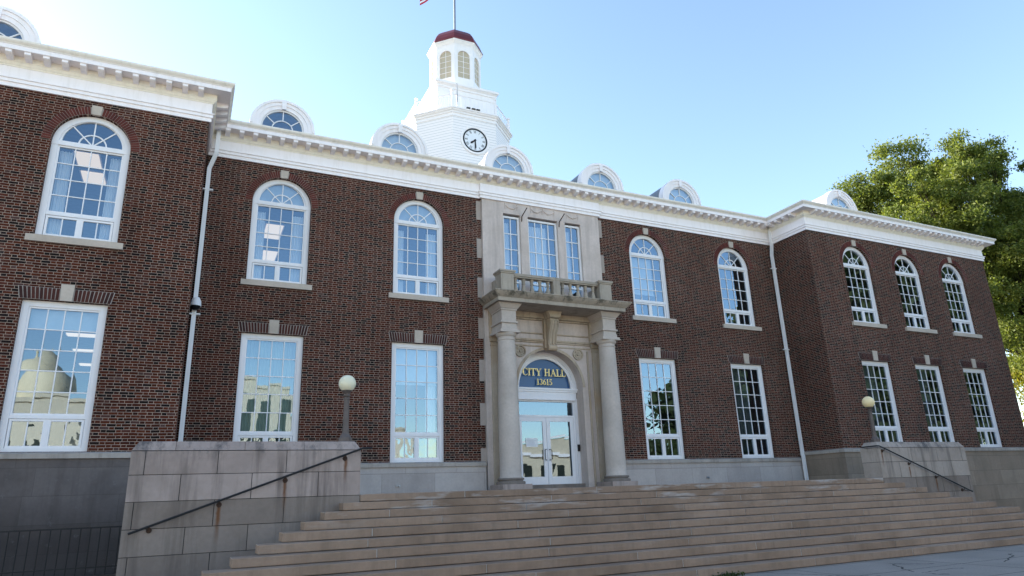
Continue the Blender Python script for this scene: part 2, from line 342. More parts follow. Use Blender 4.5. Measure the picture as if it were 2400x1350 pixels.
    def build(s, name, mat, parent=None, smooth=False, bevel=0, loc=None, rotz=0):
        me = bpy.data.meshes.new(name); me.from_pydata(s.v, [], s.f); me.update()
        bm = bmesh.new(); bm.from_mesh(me); bmesh.ops.recalc_face_normals(bm, faces=bm.faces); bm.to_mesh(me); bm.free()
        me.materials.append(mat); o = bpy.data.objects.new(name, me); COL.objects.link(o)
        if smooth:
            for p in me.polygons: p.use_smooth = True
            try: me.set_sharp_from_angle(angle=R(35))
            except Exception: pass
        if bevel: b = o.modifiers.new('bevel', 'BEVEL'); b.width = bevel; b.segments = 2; b.limit_method = 'ANGLE'
        if parent: o.parent = parent
        if loc: o.location = loc
        o.rotation_euler.z = rotz
        return o

def tag(o, label=None, cat=None, group=None, kind=None):
    if label: o['label'] = label
    if cat: o['category'] = cat
    if group: o['group'] = group
    if kind: o['kind'] = kind
    return o
def empty(name, loc=(0, 0, 0), parent=None):
    o = bpy.data.objects.new(name, None); COL.objects.link(o); o.location = loc; o.empty_display_size = .3
    if parent: o.parent = parent
    return o
def copy_tree(o, parent):
    c = o.copy(); COL.objects.link(c); c.parent = parent
    for ch in o.children: copy_tree(ch, c)
    return c

# ------------------------------------------------------------------ setting
MB().quad((-900, -900, -.03), (900, -900, -.03), (900, 900, -.03), (-900, 900, -.03)).build('ground', M_GRASS)['kind'] = 'structure'
MB().quad((-60, -31, 0), (60, -31, 0), (60, 24, 0), (-60, 24, 0)).build('pavement', M_CONC)['kind'] = 'structure'
MB().quad((-120, -58, -.012), (120, -58, -.012), (120, -45, -.012), (-120, -45, -.012)).build('far_bounce_sheet', M_BOUNCE)['kind'] = 'structure'  # unseen ground sheet added to bounce sunlight onto the shaded facade
MB().quad((-60, -31, .004), (60, -31, .004), (60, -19, .004), (-60, -19, .004)).build('near_bounce_sheet', M_BOUNCE)['kind'] = 'structure'  # nearer bounce sheet, also added out of view to warm the facade
MB().quad((-300, -45, -.026), (300, -45, -.026), (300, -31.2, -.026), (-300, -31.2, -.026)).build('road', M_ASPH)['kind'] = 'structure'
MB().box(-300, 300, -31.2, -31, -.03, .004).build('kerb', M_CONC)['kind'] = 'structure'

# ------------------------------------------------------------------ city hall
hall = tag(empty('city_hall'), 'red brick two storey town hall with white cornice, stone portico and white clock tower', 'building')

def wall(mb, x0, x1, y, z0, z1, ops, depth=.29):
    """front brick sheet with openings (xc, half, zbottom, ztop/spring, arched) and their reveals"""
    ops = sorted(ops); xs = sorted({o[0] for o in ops}); cur = x0
    for xc in xs:
        col = sorted([o for o in ops if o[0] == xc], key=lambda o: o[2]); h = col[0][1]
        mb.quad((cur, y, z0), (xc - h, y, z0), (xc - h, y, z1), (cur, y, z1)); zc = z0
        for (_, _, a, b, arch) in col:
            mb.quad((xc - h, y, zc), (xc + h, y, zc), (xc + h, y, a), (xc - h, y, a)); yd = y + depth
            mb.quad((xc - h, y, a), (xc - h, yd, a), (xc - h, yd, b), (xc - h, y, b)); mb.quad((xc + h, yd, a), (xc + h, y, a), (xc + h, y, b), (xc + h, yd, b))
            mb.quad((xc - h, yd, a), (xc - h, y, a), (xc + h, y, a), (xc + h, yd, a))
            if arch:
                n = 28; top = b + h + .06; pt = [(xc - h * math.cos(PI * k / n), b + h * math.sin(PI * k / n)) for k in range(n + 1)]
                for k in range(n):
                    p, q = pt[k], pt[k + 1]
                    mb.quad((p[0], y, p[1]), (q[0], y, q[1]), (q[0], y, top), (p[0], y, top)); mb.quad((p[0], y, p[1]), (p[0], yd, p[1]), (q[0], yd, q[1]), (q[0], y, q[1]))
                zc = top
            else:
                mb.quad((xc - h, y, b), (xc + h, y, b), (xc + h, yd, b), (xc - h, yd, b)); zc = b
        mb.quad((xc - h, y, zc), (xc + h, y, zc), (xc + h, y, z1), (xc - h, y, z1)); cur = xc + h
    mb.quad((cur, y, z0), (x1, y, z0), (x1, y, z1), (cur, y, z1))

Z1C, Z1W, Z2, Z3, Z4, HW = 2.72, 2.95, 6.548, 8.18, 10.83, .9
ZT = ZB + .3
cw = [(x, HW, Z1C, Z2, False) for x in (-WBx, -WA, WA, WBx)] + [(x, HW, Z3, Z4, True) for x in (-WBx, -WA, WA, WBx)]
LWX = [-21.45, -18.04, -14.52]; RWX = [14.64, 18.04, 21.37]
wb = MB(); wall(wb, -CX, -2.52, 0, ZWC - .05, ZT, [o for o in cw if o[0] < 0]); wall(wb, 2.52, CX, 0, ZWC - .05, ZT, [o for o in cw if o[0] > 0])
wall(wb, WL, -CX, -DW, ZWW - .05, ZT, [(x, HW, Z1W, Z2, False) for x in LWX] + [(x, HW, Z3, Z4, True) for x in LWX])
wall(wb, CX, WR, -DW, ZWW - .05, ZT, [(x, HW, Z1W, Z2, False) for x in RWX] + [(x, HW, Z3, Z4, True) for x in RWX])
for s in (-1, 1): wb.quad((s * CX, -DW, ZWC - .05), (s * CX, 0, ZWC - .05), (s * CX, 0, ZT), (s * CX, -DW, ZT))
wb.quad((WR, -DW, ZWW - .05), (WR, 15, ZWW - .05), (WR, 15, ZT), (WR, -DW, ZT)); wb.quad((WR, 15, 0), (WL, 15, 0), (WL, 15, ZT), (WR, 15, ZT)); wb.quad((WL, 15, 0), (WL, -DW, 0), (WL, -DW, ZT), (WL, 15, ZT))
wb.build('brick_wall', M_BRICK, hall)
# stone base and water table
def base(path, z0, z1, mat):
    MB().sweep(path, [(.07, z0), (.07, z1 - .15)]).build('stone_base', mat, hall)
    MB().sweep(path, [(.0, z1 - .16), (.12, z1 - .15), (.12, z1 - .04), (.0, z1)]).build('water_table', M_WTAB, hall)
for s in (-1, 1): base([(-CX + .0, 0), (-2.55, 0)] if s < 0 else [(2.55, 0), (CX, 0)], 0, ZWC, M_BASE)
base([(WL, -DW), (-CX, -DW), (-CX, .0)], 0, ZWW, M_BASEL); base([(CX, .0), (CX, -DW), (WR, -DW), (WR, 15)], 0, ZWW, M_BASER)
# dark rooms behind the glass
rm = MB()
def room(x0, x1, y0, z0, z1, y1=14.5):
    rm.quad((x0, y0, z0), (x1, y0, z0), (x1, y1, z0), (x0, y1, z0)); rm.quad((x0, y0, z1), (x0, y1, z1), (x1, y1, z1), (x1, y0, z1)); rm.quad((x0, y1, z0), (x1, y1, z0), (x1, y1, z1), (x0, y1, z1))
    rm.quad((x0, y0, z0), (x0, y1, z0), (x0, y1, z1), (x0, y0, z1)); rm.quad((x1, y0, z0), (x1, y0, z1), (x1, y1, z1), (x1, y1, z0))
for z0, z1 in ((1.8, 6.75), (7.3, 11.95)):
    for a, b in ((-11.6, -7.2), (-7.1, -2.7), (-2.6, 2.6), (2.7, 7.2), (7.3, 11.6)): room(a, b, .75 if (a == -2.6 and z0 < 3) else .25, z0, z1)
    for s in (-1, 1):
        for a, b in ((12, 16.4), (16.5, 19.8), (19.9, 23.9)): room(min(s * a, s * b), max(s * a, s * b), -DW + .24, z0, z1)
rm.build('room_interior', M_INT, hall)
# entablature
FR = [(-CX, -DW), (-CX, 0), (CX, 0), (CX, -DW)]; PATH = [(WL, -DW)] + FR + [(WR, -DW), (WR, 15)]
ARCH = [(.0, ZB), (.05, ZB), (.05, ZB + .115), (.085, ZB + .118), (.085, ZB + .205), (.115, ZB + .215), (.115, ZB + .245), (.045, ZB + .25), (.045, ZB + .585)]
MB().sweep(PATH, ARCH).build('frieze', M_WHITE, hall)
MB().sweep([(-2.53, .05), (-2.53, -.1), (2.53, -.1), (2.53, .05)], ARCH[:-1] + [(.045, ZB + .583)], True).build('frieze', M_WHITE, hall)
MB().sweep(PATH, [(.03, ZB + .575), (.065, ZB + .575), (.07, ZB + .60), (.10, ZB + .62), (.13, ZB + .67), (.15, ZB + .685), (.15, ZB + .70), (.14, ZB + .70), (.14, ZB + .85)]).build('bed_moulding', M_CREAM, hall)
cor = MB().sweep(PATH, [(.14, ZB + .84), (.475, ZB + .838), (.475, ZB + .825), (.49, ZB + .825), (.49, ZB + .945), (.505, ZB + .95)]).build('cornice', M_WHITE, hall)
MB().sweep(PATH, [(.505, ZB + .95), (.515, ZB + .975), (.545, ZB + 1.0), (.57, ZB + 1.03), (.58, ZB + 1.06), (.58, ZB + 1.085), (.44, ZB + 1.085), (.40, ZB + 1.0), (-.3, ZB + .99)]).build('gutter', M_CYMA, hall)
md = MB().prismx([(-.14, 0), (-.462, 0), (-.462, -.085), (-.43, -.105), (-.33, -.14), (-.14, -.15)], -.07, .07).box(-.085, .085, -.47, -.14, -.022, .002)
mod = md.build('modillion', M_WHITE, cor, loc=(-11.24, 0, ZB + .838))
def modil(x, y, rz):
    o = mod.copy(); COL.objects.link(o); o.location = (x, y, ZB + .838); o.rotation_euler.z = rz
for i in range(1, 56): modil(-11.24 + i * .4087, 0, 0)
for x in np.arange(-12.07, -17.6, -.408): modil(float(x), -DW, 0)
for i in range(30): modil(CX + .28 + i * .4, -DW, 0)
for y in (-.55, -.95, -1.35, -1.75): modil(-CX, y, PI / 2); modil(CX, y, -PI / 2)
# roof: low slope hidden behind the cornice
rf = MB(); ze = ZB + .99
def slope(x0, x1, y0, yr, z0): rf.quad((x0, y0, z0), (x1, y0, z0), (x1, yr, z0 + .5 * (yr - y0)), (x0, yr, z0 + .5 * (yr - y0)))
zr = ze + .02 + .5 * 7.75; slope(WL, WR, -.25, 7.5, ze + .02); rf.quad((WL, 7.5, zr), (WR, 7.5, zr), (WR, 15.3, ze), (WL, 15.3, ze))
for a, b in ((WL, -CX + .3), (CX - .3, WR)): rf.quad((a, -DW - .3, ze - .005), (b, -DW - .3, ze - .005), (b, -.25, ze + .02), (a, -.25, ze + .02))
rf.add([(WR, -.25, ze), (WR, 15.3, ze), (WR, 7.5, zr)], [(0, 1, 2)])
rf.build('roof', M_SLATE, hall)

# ---- windows
def bars(mb, x0, x1, z0, z1, nx, nz, wd, y0, y1):
    for i in range(1, nx): x = x0 + (x1 - x0) * i / nx; mb.box(x - wd / 2, x + wd / 2, y0, y1, z0, z1)
    for k in range(1, nz): z = z0 + (z1 - z0) * k / nz; mb.box(x0, x1, y0 + .003, y1 - .003, z - wd / 2, z + wd / 2)
def frame_rect(mb, x0, x1, z0, z1, wd, y0, y1):
    mb.box(x0, x0 + wd, y0, y1, z0, z1); mb.box(x1 - wd, x1, y0, y1, z0, z1); mb.box(x0 + wd, x1 - wd, y0 + .002, y1 - .002, z1 - wd, z1); mb.box(x0 + wd, x1 - wd, y0 + .002, y1 - .002, z0, z0 + wd)
def panes(mb, x0, x1, z0, z1, nx, nz, y, tilt):
    for i in range(nx):
        for k in range(nz):
            a, b = x0 + (x1 - x0) * i / nx, x0 + (x1 - x0) * (i + 1) / nx; c, e = z0 + (z1 - z0) * k / nz, z0 + (z1 - z0) * (k + 1) / nz
            tx, tz = rng.normal(0, tilt, 2); dx, dz = (b - a) / 2, (e - c) / 2
            mb.quad((a, y - tx * dx - tz * dz, c), (b, y + tx * dx - tz * dz, c), (b, y + tx * dx + tz * dz, e), (a, y - tx * dx + tz * dz, e))
def hopper(mb, z0, z1):
    mb.box(-.021, .021, .066, .145, z0, z1)
    for a, b in ((-.745, -.02), (.02, .745)):
        frame_rect(mb, a, b, z0, z1, .055, .07, .14); bars(mb, a + .05, b - .05, z0 + .05, z1 - .05, 2, 1, .026, .09, .13)
ARCF = MB(); hh = Z4 - Z3
frame_l = MB()
def arched_frame():
    mb = MB(); mb.box(-.9, -.755, .045, .2, 0, hh); mb.box(.755, .9, .045, .2, 0, hh); mb.box(-.755, .755, .05, .2, 0, .07)
    mb.arcband(0, hh, .755, .9, .045, .2, n=28)
    mb.box(-.9, .9, .036, .16, hh - .055, hh + .055)                                       # spring bar
    mb.box(-.755, .755, .055, .16, .63, .70); hopper(mb, .07, .62)
    frame_rect(mb, -.755, .755, .70, hh - .055, .045, .075, .15); bars(mb, -.71, .71, .745, hh - .1, 4, 4, .025, .09, .13)
    mb.arcband(0, hh + .055, .69, .757, .075, .15, n=28); mb.box(-.69, .69, .078, .148, hh + .055, hh + .09)
    mb.arcband(0, hh + .06, .30, .333, .09, .13, n=18)
    for a in (45, 90, 135):
        c, q = math.cos(R(a)), math.sin(R(a)); nx, nz = -q * .015, c * .015; mb.prism([(nx, hh + .06 + nz), (.7 * c + nx, hh + .06 + .7 * q + nz), (.7 * c - nx, hh + .06 + .7 * q - nz), (-nx, hh + .06 - nz)], .093, .127)
    return mb
def tall_frame(h):
    mb = MB(); mb.box(-.9, -.755, .045, .2, 0, h); mb.box(.755, .9, .045, .2, 0, h); mb.box(-.755, .755, .05, .2, h - .145, h); mb.box(-.755, .755, .05, .2, 0, .09)
    zb = h * .222; mb.box(-.755, .755, .055, .16, zb - .035, zb + .045); hopper(mb, .09, zb - .04)
    frame_rect(mb, -.755, .755, zb + .045, h - .145, .045, .075, .15); bars(mb, -.71, .71, zb + .09, h - .19, 4, 5, .025, .09, .13)
    return mb
af = arched_frame().build('arched_window', M_FRAME, hall, loc=(0, 0, Z3)); af_me = af.data; bpy.data.objects.remove(af)
tcm = tall_frame(Z2 - Z1C).build('tall_window', M_FRAME, hall); tc_me = tcm.data; bpy.data.objects.remove(tcm)
twm = tall_frame(Z2 - Z1W).build('tall_window', M_FRAME, hall); tw_me = twm.data; bpy.data.objects.remove(twm)
def link(name, me, parent, loc=(0, 0, 0)):
    o = bpy.data.objects.new(name, me); COL.objects.link(o); o.parent = parent; o.location = loc; return o
# shared trim of an arched window (local to the sill)
vbs = [MB(), MB()]; mbk = MB().arcband(0, hh, .905, 1.125, -.003, .03, 0, PI, 32); nv = 46
for k in range(nv):
    a0, a1 = PI * (k + .07) / nv, PI * (k + .93) / nv
    if abs((a0 + a1) / 2 - PI / 2) < .12: continue
    vbs[k >= nv / 2].prism([(r * math.cos(a), hh + r * math.sin(a)) for r, a in ((.91, a0), (1.12, a0), (1.12, a1), (.91, a1))], -.012, .02)
ar_me = []
for vb in vbs: vo = vb.build('brick_arch', M_VOUS, hall); ar_me.append(vo.data); bpy.data.objects.remove(vo)
mo = mbk.build('arch_mortar', M_MORTAR, hall); am_me = mo.data; bpy.data.objects.remove(mo)
ko = MB().prism([(-.105, hh + .895), (.105, hh + .895), (.125, hh + 1.165), (-.125, hh + 1.165)], -.035, .05).build('keystone', M_LIME, hall, bevel=0); ka_me = ko.data; bpy.data.objects.remove(ko)
si = MB().box(-1.05, -.9, -.08, .1, -.17, .0).box(-.9, .9, -.08, .2, -.17, .004).box(.9, 1.05, -.08, .1, -.17, .0).build('sill', M_LIME, hall); si_me = si.data; bpy.data.objects.remove(si)
def lint(h):
    vl = []
    for s in (-1, 1):
        n = 10; vb = MB()
        for k in range(n):
            a, b = .15 + (k + .1) * .08, .15 + (k + .9) * .08; sl = .06 * (k + .5) / n
            vb.prism([(s * a, h + .012), (s * b, h + .012), (s * (b + sl), h + .305), (s * (a + sl), h + .305)], -.012, .02)
        vl.append(vb)
    k = MB().prism([(-.12, h + .0), (.12, h + .0), (.145, h + .42), (-.145, h + .42)], -.035, .05)
    m = MB().prism([(-.96, h + .003), (.96, h + .003), (1.02, h + .315), (-1.02, h + .315)], -.003, .03)
    r = []
    for q, nme, mt in ((vl[0], 'brick_lintel', M_LINT), (vl[1], 'brick_lintel', M_LINT), (m, 'lintel_mortar', M_MORTAR), (k, 'keystone', M_LIME)):
        o = q.build(nme, mt, hall); r.append((nme, o.data)); bpy.data.objects.remove(o)
    return r
LIN_C, LIN_W = lint(Z2 - Z1C), lint(Z2 - Z1W)
RC = .08; TR = (0, -RC, 0)          # frames sit back in the brick reveal, trim stays on the wall face
def arched_window(x, y):
    o = link('arched_window', af_me, hall, (x, y + RC, Z3)); p = MB()
    panes(p, -.71, .71, .745, hh - .1, 4, 4, .112, .0035)
    for a, b in ((-.69, -.075), (.075, .69)): panes(p, a, b, .12, .57, 2, 1, .112, .008)
    n = 16; pts = [(0, hh + .07)] + [(.7 * math.cos(PI * k / n), hh + .07 + .69 * math.sin(PI * k / n)) for k in range(n + 1)]
    p.add([(a, .112, b) for a, b in pts], [(0, k, k + 1) for k in range(1, n + 1)]); p.build('pane', M_GLASS, o)
    link('sill', si_me, o, TR); link('brick_arch', ar_me[0], o, TR); link('brick_arch', ar_me[1], o, TR); link('arch_mortar', am_me, o, TR); link('keystone', ka_me, o, TR)
def tall_window(x, y, wing):
    z1 = Z1W if wing else Z1C; h = Z2 - z1; o = link('tall_window', tw_me if wing else tc_me, hall, (x, y + RC, z1)); p = MB(); zb = h * .222
    panes(p, -.71, .71, zb + .09, h - .19, 4, 5, .112, .0035); p.build('pane', M_GLASS, o); p = MB()
    for a, b in ((-.69, -.075), (.075, .69)): panes(p, a, b, .14, zb - .09, 2, 1, .112, .012)
    p.build('pane', M_GLASSW, o)
    for nme, me in (LIN_W if wing else LIN_C): link(nme, me, o, TR)
for x in (-WBx, -WA, WA, WBx): arched_window(x, 0); tall_window(x, 0, False)
for x in LWX[1:] + RWX: arched_window(x, -DW); tall_window(x, -DW, True)

# ---- dormers
def dormer(x, y, zc, groof, low=-.7, shade=True):
    o = empty('dormer', (x, y, zc), hall); g = MB()
    g.arcband(0, 0, .78, .93, -.02, .25, n=32); g.arcband(0, 0, .93, 1.07, -.05, .25, n=32); g.arcband(0, 0, 1.07, 1.17, -.09, .25, n=32)
    for s in (-1, 1): g.box(min(s * .78, s * 1.17), max(s * .78, s * 1.17), -.06, .25, low, 0)
    g.box(-.78, .78, -.02, .25, low, -.1); g.prism([(-.07, .77), (.07, .77), (.09, 1.09), (-.09, 1.09)], -.1, .02); g.build('arch_surround', M_WHITE, o, True)
    MB().arcband(0, 0, .9, 1.13, .25, 3.6, n=32).box(-1.13, -.9, .25, 3.6, low, 0).box(.9, 1.13, .25, 3.6, low, 0).build('barrel_roof', M_DROOFG if groof else M_DROOF, o, True)
    f = MB().arcband(0, 0, .72, .785, .03, .12, n=28).box(-.72, .72, .03, .12, -.1, -.04).arcband(0, -.04, .36, .395, .05, .1, n=20)
    for a in (38, 90, 142):
        c, q = math.cos(R(a)), math.sin(R(a)); nx, nz = -q * .018, c * .018; f.prism([(.38 * c + nx, -.04 + .38 * q + nz), (.74 * c + nx, -.02 + .74 * q + nz), (.74 * c - nx, -.02 + .74 * q - nz), (.38 * c - nx, -.04 + .38 * q - nz)], .053, .097)
    f.build('window_frame', M_FRAME, o)
    n = 16; tx = float(rng.normal(0, .01)); MB().add([(0, .08, -.04)] + [(.74 * math.cos(PI * k / n), .08 + tx * math.cos(PI * k / n), -.03 + .74 * math.sin(PI * k / n)) for k in range(n + 1)], [(0, k, k + 1) for k in range(1, n + 1)]).build('pane', M_GLASSD, o)
    if shade: MB().quad((-.7, .2, -.1), (.7, .2, -.1), (.7, .2, .8), (-.7, .2, .8)).build('window_shade', M_BLIND, o)
    return o
DX = [-9.33, -4.8, .06, 4.82, 9.43]
for i, x in enumerate(DX): dormer(x, 2.85, 15.13, i >= 3, shade=i > 0)
for x in (-17.85, 18.12): dormer(x, .77, 15.13, False, -1.8, shade=x > 0)
# dark backs so that no sky shows through the dormers
for x, y in [(x, 2.85) for x in DX] + [(-17.85, .77), (18.12, .77)]:
    MB().prism([(.95 * math.cos(PI * k / 16) + x, 15.13 + .95 * math.sin(PI * k / 16)) for k in range(17)] + [(x - .95, 14.4), (x + .95, 14.4)], y + 1.2, y + 1.24).build('dormer_back', M_INT, hall)

# ---- clock tower
TX, TY = .12, 9.3
def octa(a, w=None, cx=TX, cy=TY):
    w = a * math.tan(PI / 8) if w is None else w
    return [(cx - w, cy - a), (cx + w, cy - a), (cx + a, cy - w), (cx + a, cy + w), (cx + w, cy + a), (cx - w, cy + a), (cx - a, cy + w), (cx - a, cy - w)]
MB().prismz(octa(2.6, 1.17), 13.5, 19.98).build('tower_base', M_SIDING, hall)
oc = MB()
for a, z0, z1 in ((2.63, 19.75, 19.93), (2.67, 19.93, 20.0), (2.74, 20.06, 20.12), (2.78, 20.12, 20.2)): oc.prismz(octa(a, a * .45), z0, z1)
oc.prismz(octa(2.67, 2.67 * .45), 20.0, 20.06, octa(2.74, 2.74 * .45)); oc.build('tower_cornice', M_TOWER, hall)
sqp = lambda h: [(TX - h, TY - h), (TX + h, TY - h), (TX + h, TY + h), (TX - h, TY + h)]
MB().prismz(sqp(1.64), 20.2, 22.05).build('belfry_base', M_TOWER, hall)
sc = MB().prismz(sqp(1.68), 21.93, 22.03).prismz(sqp(1.68), 22.03, 22.13, sqp(1.77)).prismz(sqp(1.79), 22.13, 22.26); sc.build('tower_cornice', M_TOWER, hall)
bel = MB()
# belfry: octagonal shell with arched openings
a = 1.30; oct8 = octa(a)
def face_frame(i, a):
    p, q = Vector(octa(a)[i]), Vector(octa(a)[(i + 1) % 8]); m = (p + q) / 2; t = (q - p).normalized(); return p, q, m, t, (q - p).length
for i in range(8):
    p, q, m, t, L = face_frame(i, a); hw = .345; zb0, zs, zt = 23.0, 24.36, 25.05; nrm = Vector((t.y, -t.x)); pt3 = lambda u, z, d=0: (m.x + t.x * u - nrm.x * d, m.y + t.y * u - nrm.y * d, z)
    bel.quad(pt3(-L / 2, 22.26), pt3(-hw, 22.26), pt3(-hw, zt), pt3(-L / 2, zt)); bel.quad(pt3(hw, 22.26), pt3(L / 2, 22.26), pt3(L / 2, zt), pt3(hw, zt)); bel.quad(pt3(-hw, 22.26), pt3(hw, 22.26), pt3(hw, zb0), pt3(-hw, zb0))
    n = 16; ap = [(-hw * math.cos(PI * k / n), zs + hw * math.sin(PI * k / n)) for k in range(n + 1)]
    for k in range(n): bel.quad(pt3(ap[k][0], ap[k][1]), pt3(ap[k + 1][0], ap[k + 1][1]), pt3(ap[k + 1][0], zt), pt3(ap[k][0], zt)); bel.quad(pt3(*ap[k]), pt3(*ap[k], .09), pt3(*ap[k + 1], .09), pt3(*ap[k + 1]))
    for s in (-1, 1): bel.quad(pt3(s * hw, zb0), pt3(s * hw, zb0, .09), pt3(s * hw, zs, .09), pt3(s * hw, zs))
    bel.quad(pt3(-hw, zb0), pt3(hw, zb0), pt3(hw, zb0, .09), pt3(-hw, zb0, .09))
belf = bel.build('belfry', M_TOWER, hall)
for i in range(8):
    p, q, m, t, L = face_frame(i, a); ang = math.atan2(t.y, t.x)
    def place(mb, name, mat, par):
        return mb.build(name, mat, par, loc=(m.x, m.y, 0), rotz=ang)
    n = 16; out = [(-.345, 23.0), (.345, 23.0)] + [(.345 * math.cos(PI * k / n), 24.36 + .345 * math.sin(PI * k / n)) for k in range(n + 1)]
    place(MB().add([(x, .075, z) for x, z in out], [tuple(range(len(out)))]), 'belfry_screen', M_MESH, belf)
    g = MB().box(-.013, .013, .055, .072, 23.0, 24.7)
    for z in (23.36, 23.70, 24.04, 24.37): g.box(-.34, .34, .058, .07, z - .012, z + .012)
    place(g, 'window_bar', M_TOWER, belf)
bc = MB().prismz(octa(1.31), 24.98, 25.06).prismz(octa(1.32), 25.06, 25.22, octa(1.40)).prismz(octa(1.42), 25.22, 25.3); bc.build('tower_cornice', M_TOWER, hall)
dm = MB(); dprof = [(1.44, 25.3), (1.45, 25.34), (1.40, 25.36), (1.36, 25.55), (1.27, 25.8), (1.12, 26.05), (.9, 26.27), (.6, 26.42), (.3, 26.5), (.12, 26.53)]
for k in range(len(dprof) - 1): dm.prismz(octa(dprof[k][0]), dprof[k][1], dprof[k + 1][1], octa(dprof[k + 1][0]))
dm.build('dome', M_RED, hall)
MB().tube([(TX, TY, 26.5), (TX, TY, 34)], .062, 12).box(TX - .1, TX + .1, TY - .1, TY + .1, 26.48, 26.6).build('flagpole', M_STEEL, hall, True)
# clock
ck = empty('clock', (TX, TY - 2.6, 18.58), hall)
def disc(r0, r1, y0, y1, n=48):
    mb = MB(); 
    if r0 == 0: mb.prism([(r1 * math.cos(2 * PI * k / n), r1 * math.sin(2 * PI * k / n)) for k in range(n)], y0, y1)
    else: mb.arcband(0, 0, r0, r1, y0, y1, 0, 2 * PI, n)
    return mb
disc(.66, .78, -.05, .0).merge(disc(.72, .75, -.065, -.05)).build('clock_surround', M_TOWER, ck, True)
disc(0, .66, -.03, .0).build('dial', M_DIAL, ck); disc(.585, .65, -.06, -.03).build('clock_rim', M_CLOCKB, ck, True)
def strokes(s):
    """roman numeral as strokes in a unit-height box"""
    out = []; x = 0
    for ch in s:
        if ch == 'I': out.append(((x + .1, 0), (x + .1, 1), .075)); x += .24
        elif ch == 'V': out += [((x + .02, 1), (x + .2, 0), .09), ((x + .38, 1), (x + .2, 0), .04)]; x += .44
        elif ch == 'X': out += [((x + .02, 1), (x + .38, 0), .09), ((x + .38, 1), (x + .02, 0), .04)]; x += .44
    return out, x
nm = MB(); RN = ['XII', 'I', 'II', 'III', 'IIII', 'V', 'VI', 'VII', 'VIII', 'IX', 'X', 'XI']; lay = 0
for i, s in enumerate(RN):
    st, wd = strokes(s); A = PI / 2 - i * PI / 6; hgt = .14; rin = .40; sc_ = .125
    er = Vector((math.cos(A), math.sin(A))); et = Vector((math.sin(A), -math.cos(A)))
    for p, q, tk in st:
        P2 = [er * (rin + hgt * v[1]) + et * ((v[0] - wd / 2) * sc_ * 1.15) for v in (p, q)]; dd = (P2[1] - P2[0]).normalized(); nn = Vector((-dd.y, dd.x)) * tk * sc_ * .75; lay += 1
        nm.prism([tuple(P2[0] + nn), tuple(P2[1] + nn), tuple(P2[1] - nn), tuple(P2[0] - nn)], -.034 - .00005 * lay, -.03)
for k in range(60):
    A = 2 * PI * k / 60; er = Vector((math.cos(A), math.sin(A))); et = Vector((-er.y, er.x)) * .004
    nm.prism([tuple(er * .557 + et), tuple(er * .58 + et), tuple(er * .58 - et), tuple(er * .557 - et)], -.033, -.03)
nm.build('numerals', M_CLOCKB, ck)
def hand(deg, ln, wd, y, name):
    A = R(90 - deg); er = Vector((math.cos(A), math.sin(A))); et = Vector((-er.y, er.x))
    MB().prism([tuple(er * a + et * b) for a, b in ((-.06, wd * .5), (ln * .3, wd * .7), (ln * .75, wd), (ln, 0), (ln * .75, -wd), (ln * .3, -wd * .7), (-.06, -wd * .5))], y - .006, y).build(name, M_CLOCKB, ck)
hand(178, .50, .045, -.052, 'minute_hand'); hand(231, .34, .055, -.044, 'hour_hand'); disc(0, .055, -.066, -.04, 20).build('hand_hub', M_CLOCKB, ck)
# railing round the clock stage
rl = empty('tower_railing', (TX, TY, 20.2), hall); rp8 = octa(2.6, 1.17, 0, 0)
for x, y in rp8: MB().box(x - .05, x + .05, y - .05, y + .05, 0, .88).ball((x, y, .97), .085, 12, 8).build('railing_post', M_TOWER, rl)
bmx = MB()
for i in range(8):
    p, q = Vector(rp8[i]), Vector(rp8[(i + 1) % 8])
    bmx.tube([(p.x, p.y, .78), (q.x, q.y, .78)], .03, 6).tube([(p.x, p.y, .1), (q.x, q.y, .1)], .018, 6)
    for k in range(1, 10): u = p.lerp(q, k / 10); bmx.tube([(u.x, u.y, .1), (u.x, u.y, .78)], .018, 5)
bmx.build('baluster_rail', M_TOWER, rl)
tag(MB().tube([(-.81, 6.66, 20.56), (-.82, 6.66, 21.6)], .028, 8).build('antenna', M_STEEL), 'slim grey aerial rod clamped to the white railing above the clock', 'antenna')
for i, x in enumerate((-.26, .02, .26)): tag(MB().box(x - .09, x + .09, 6.48, 6.6, 20.205, 20.27).prismx([(6.48, 20.27), (6.6, 20.27), (6.58, 20.30), (6.5, 20.285)], x - .085, x + .085).build('floodlight', M_CLOCKB), 'one of three small black floodlights in a row on the ledge above the clock', 'floodlight', 'floodlights above the clock')

# ---- flag (only its lower corner reaches into the picture)
fm = MB(); U, V = 40, 26; fv = []
for i in range(U + 1):
    for k in range(V + 1):
        u, v = i / U, k / V; x = TX - .07 - 2.25 * u * (1 - .08 * u); z = 31.3 - 1.55 * v - 1.75 * u ** 1.4 - .22 * u * v; y = TY + .16 * math.sin(u * 9 + v * 1.3) * u ** .6 - .1 * u
        fv.append((x, y, z))
fm.add(fv, [(i * (V + 1) + k, (i + 1) * (V + 1) + k, (i + 1) * (V + 1) + k + 1, i * (V + 1) + k + 1) for i in range(U) for k in range(V)])
fmat = [plain('flag_red', (.5, .02, .04), .8), plain('flag_white', (.8, .8, .82), .8), plain('flag_blue', (.02, .03, .15), .8)]
fo = fm.build('flag', fmat[0], None, True); fo.data.materials.append(fmat[1]); fo.data.materials.append(fmat[2])
for n_, p in enumerate(fo.data.polygons): i, k = divmod(n_, V); p.material_index = 2 if (i < 16 and k < 14) else (k // 2) % 2
tag(fo, 'red and white striped flag hanging from the pole on the tower dome', 'flag')

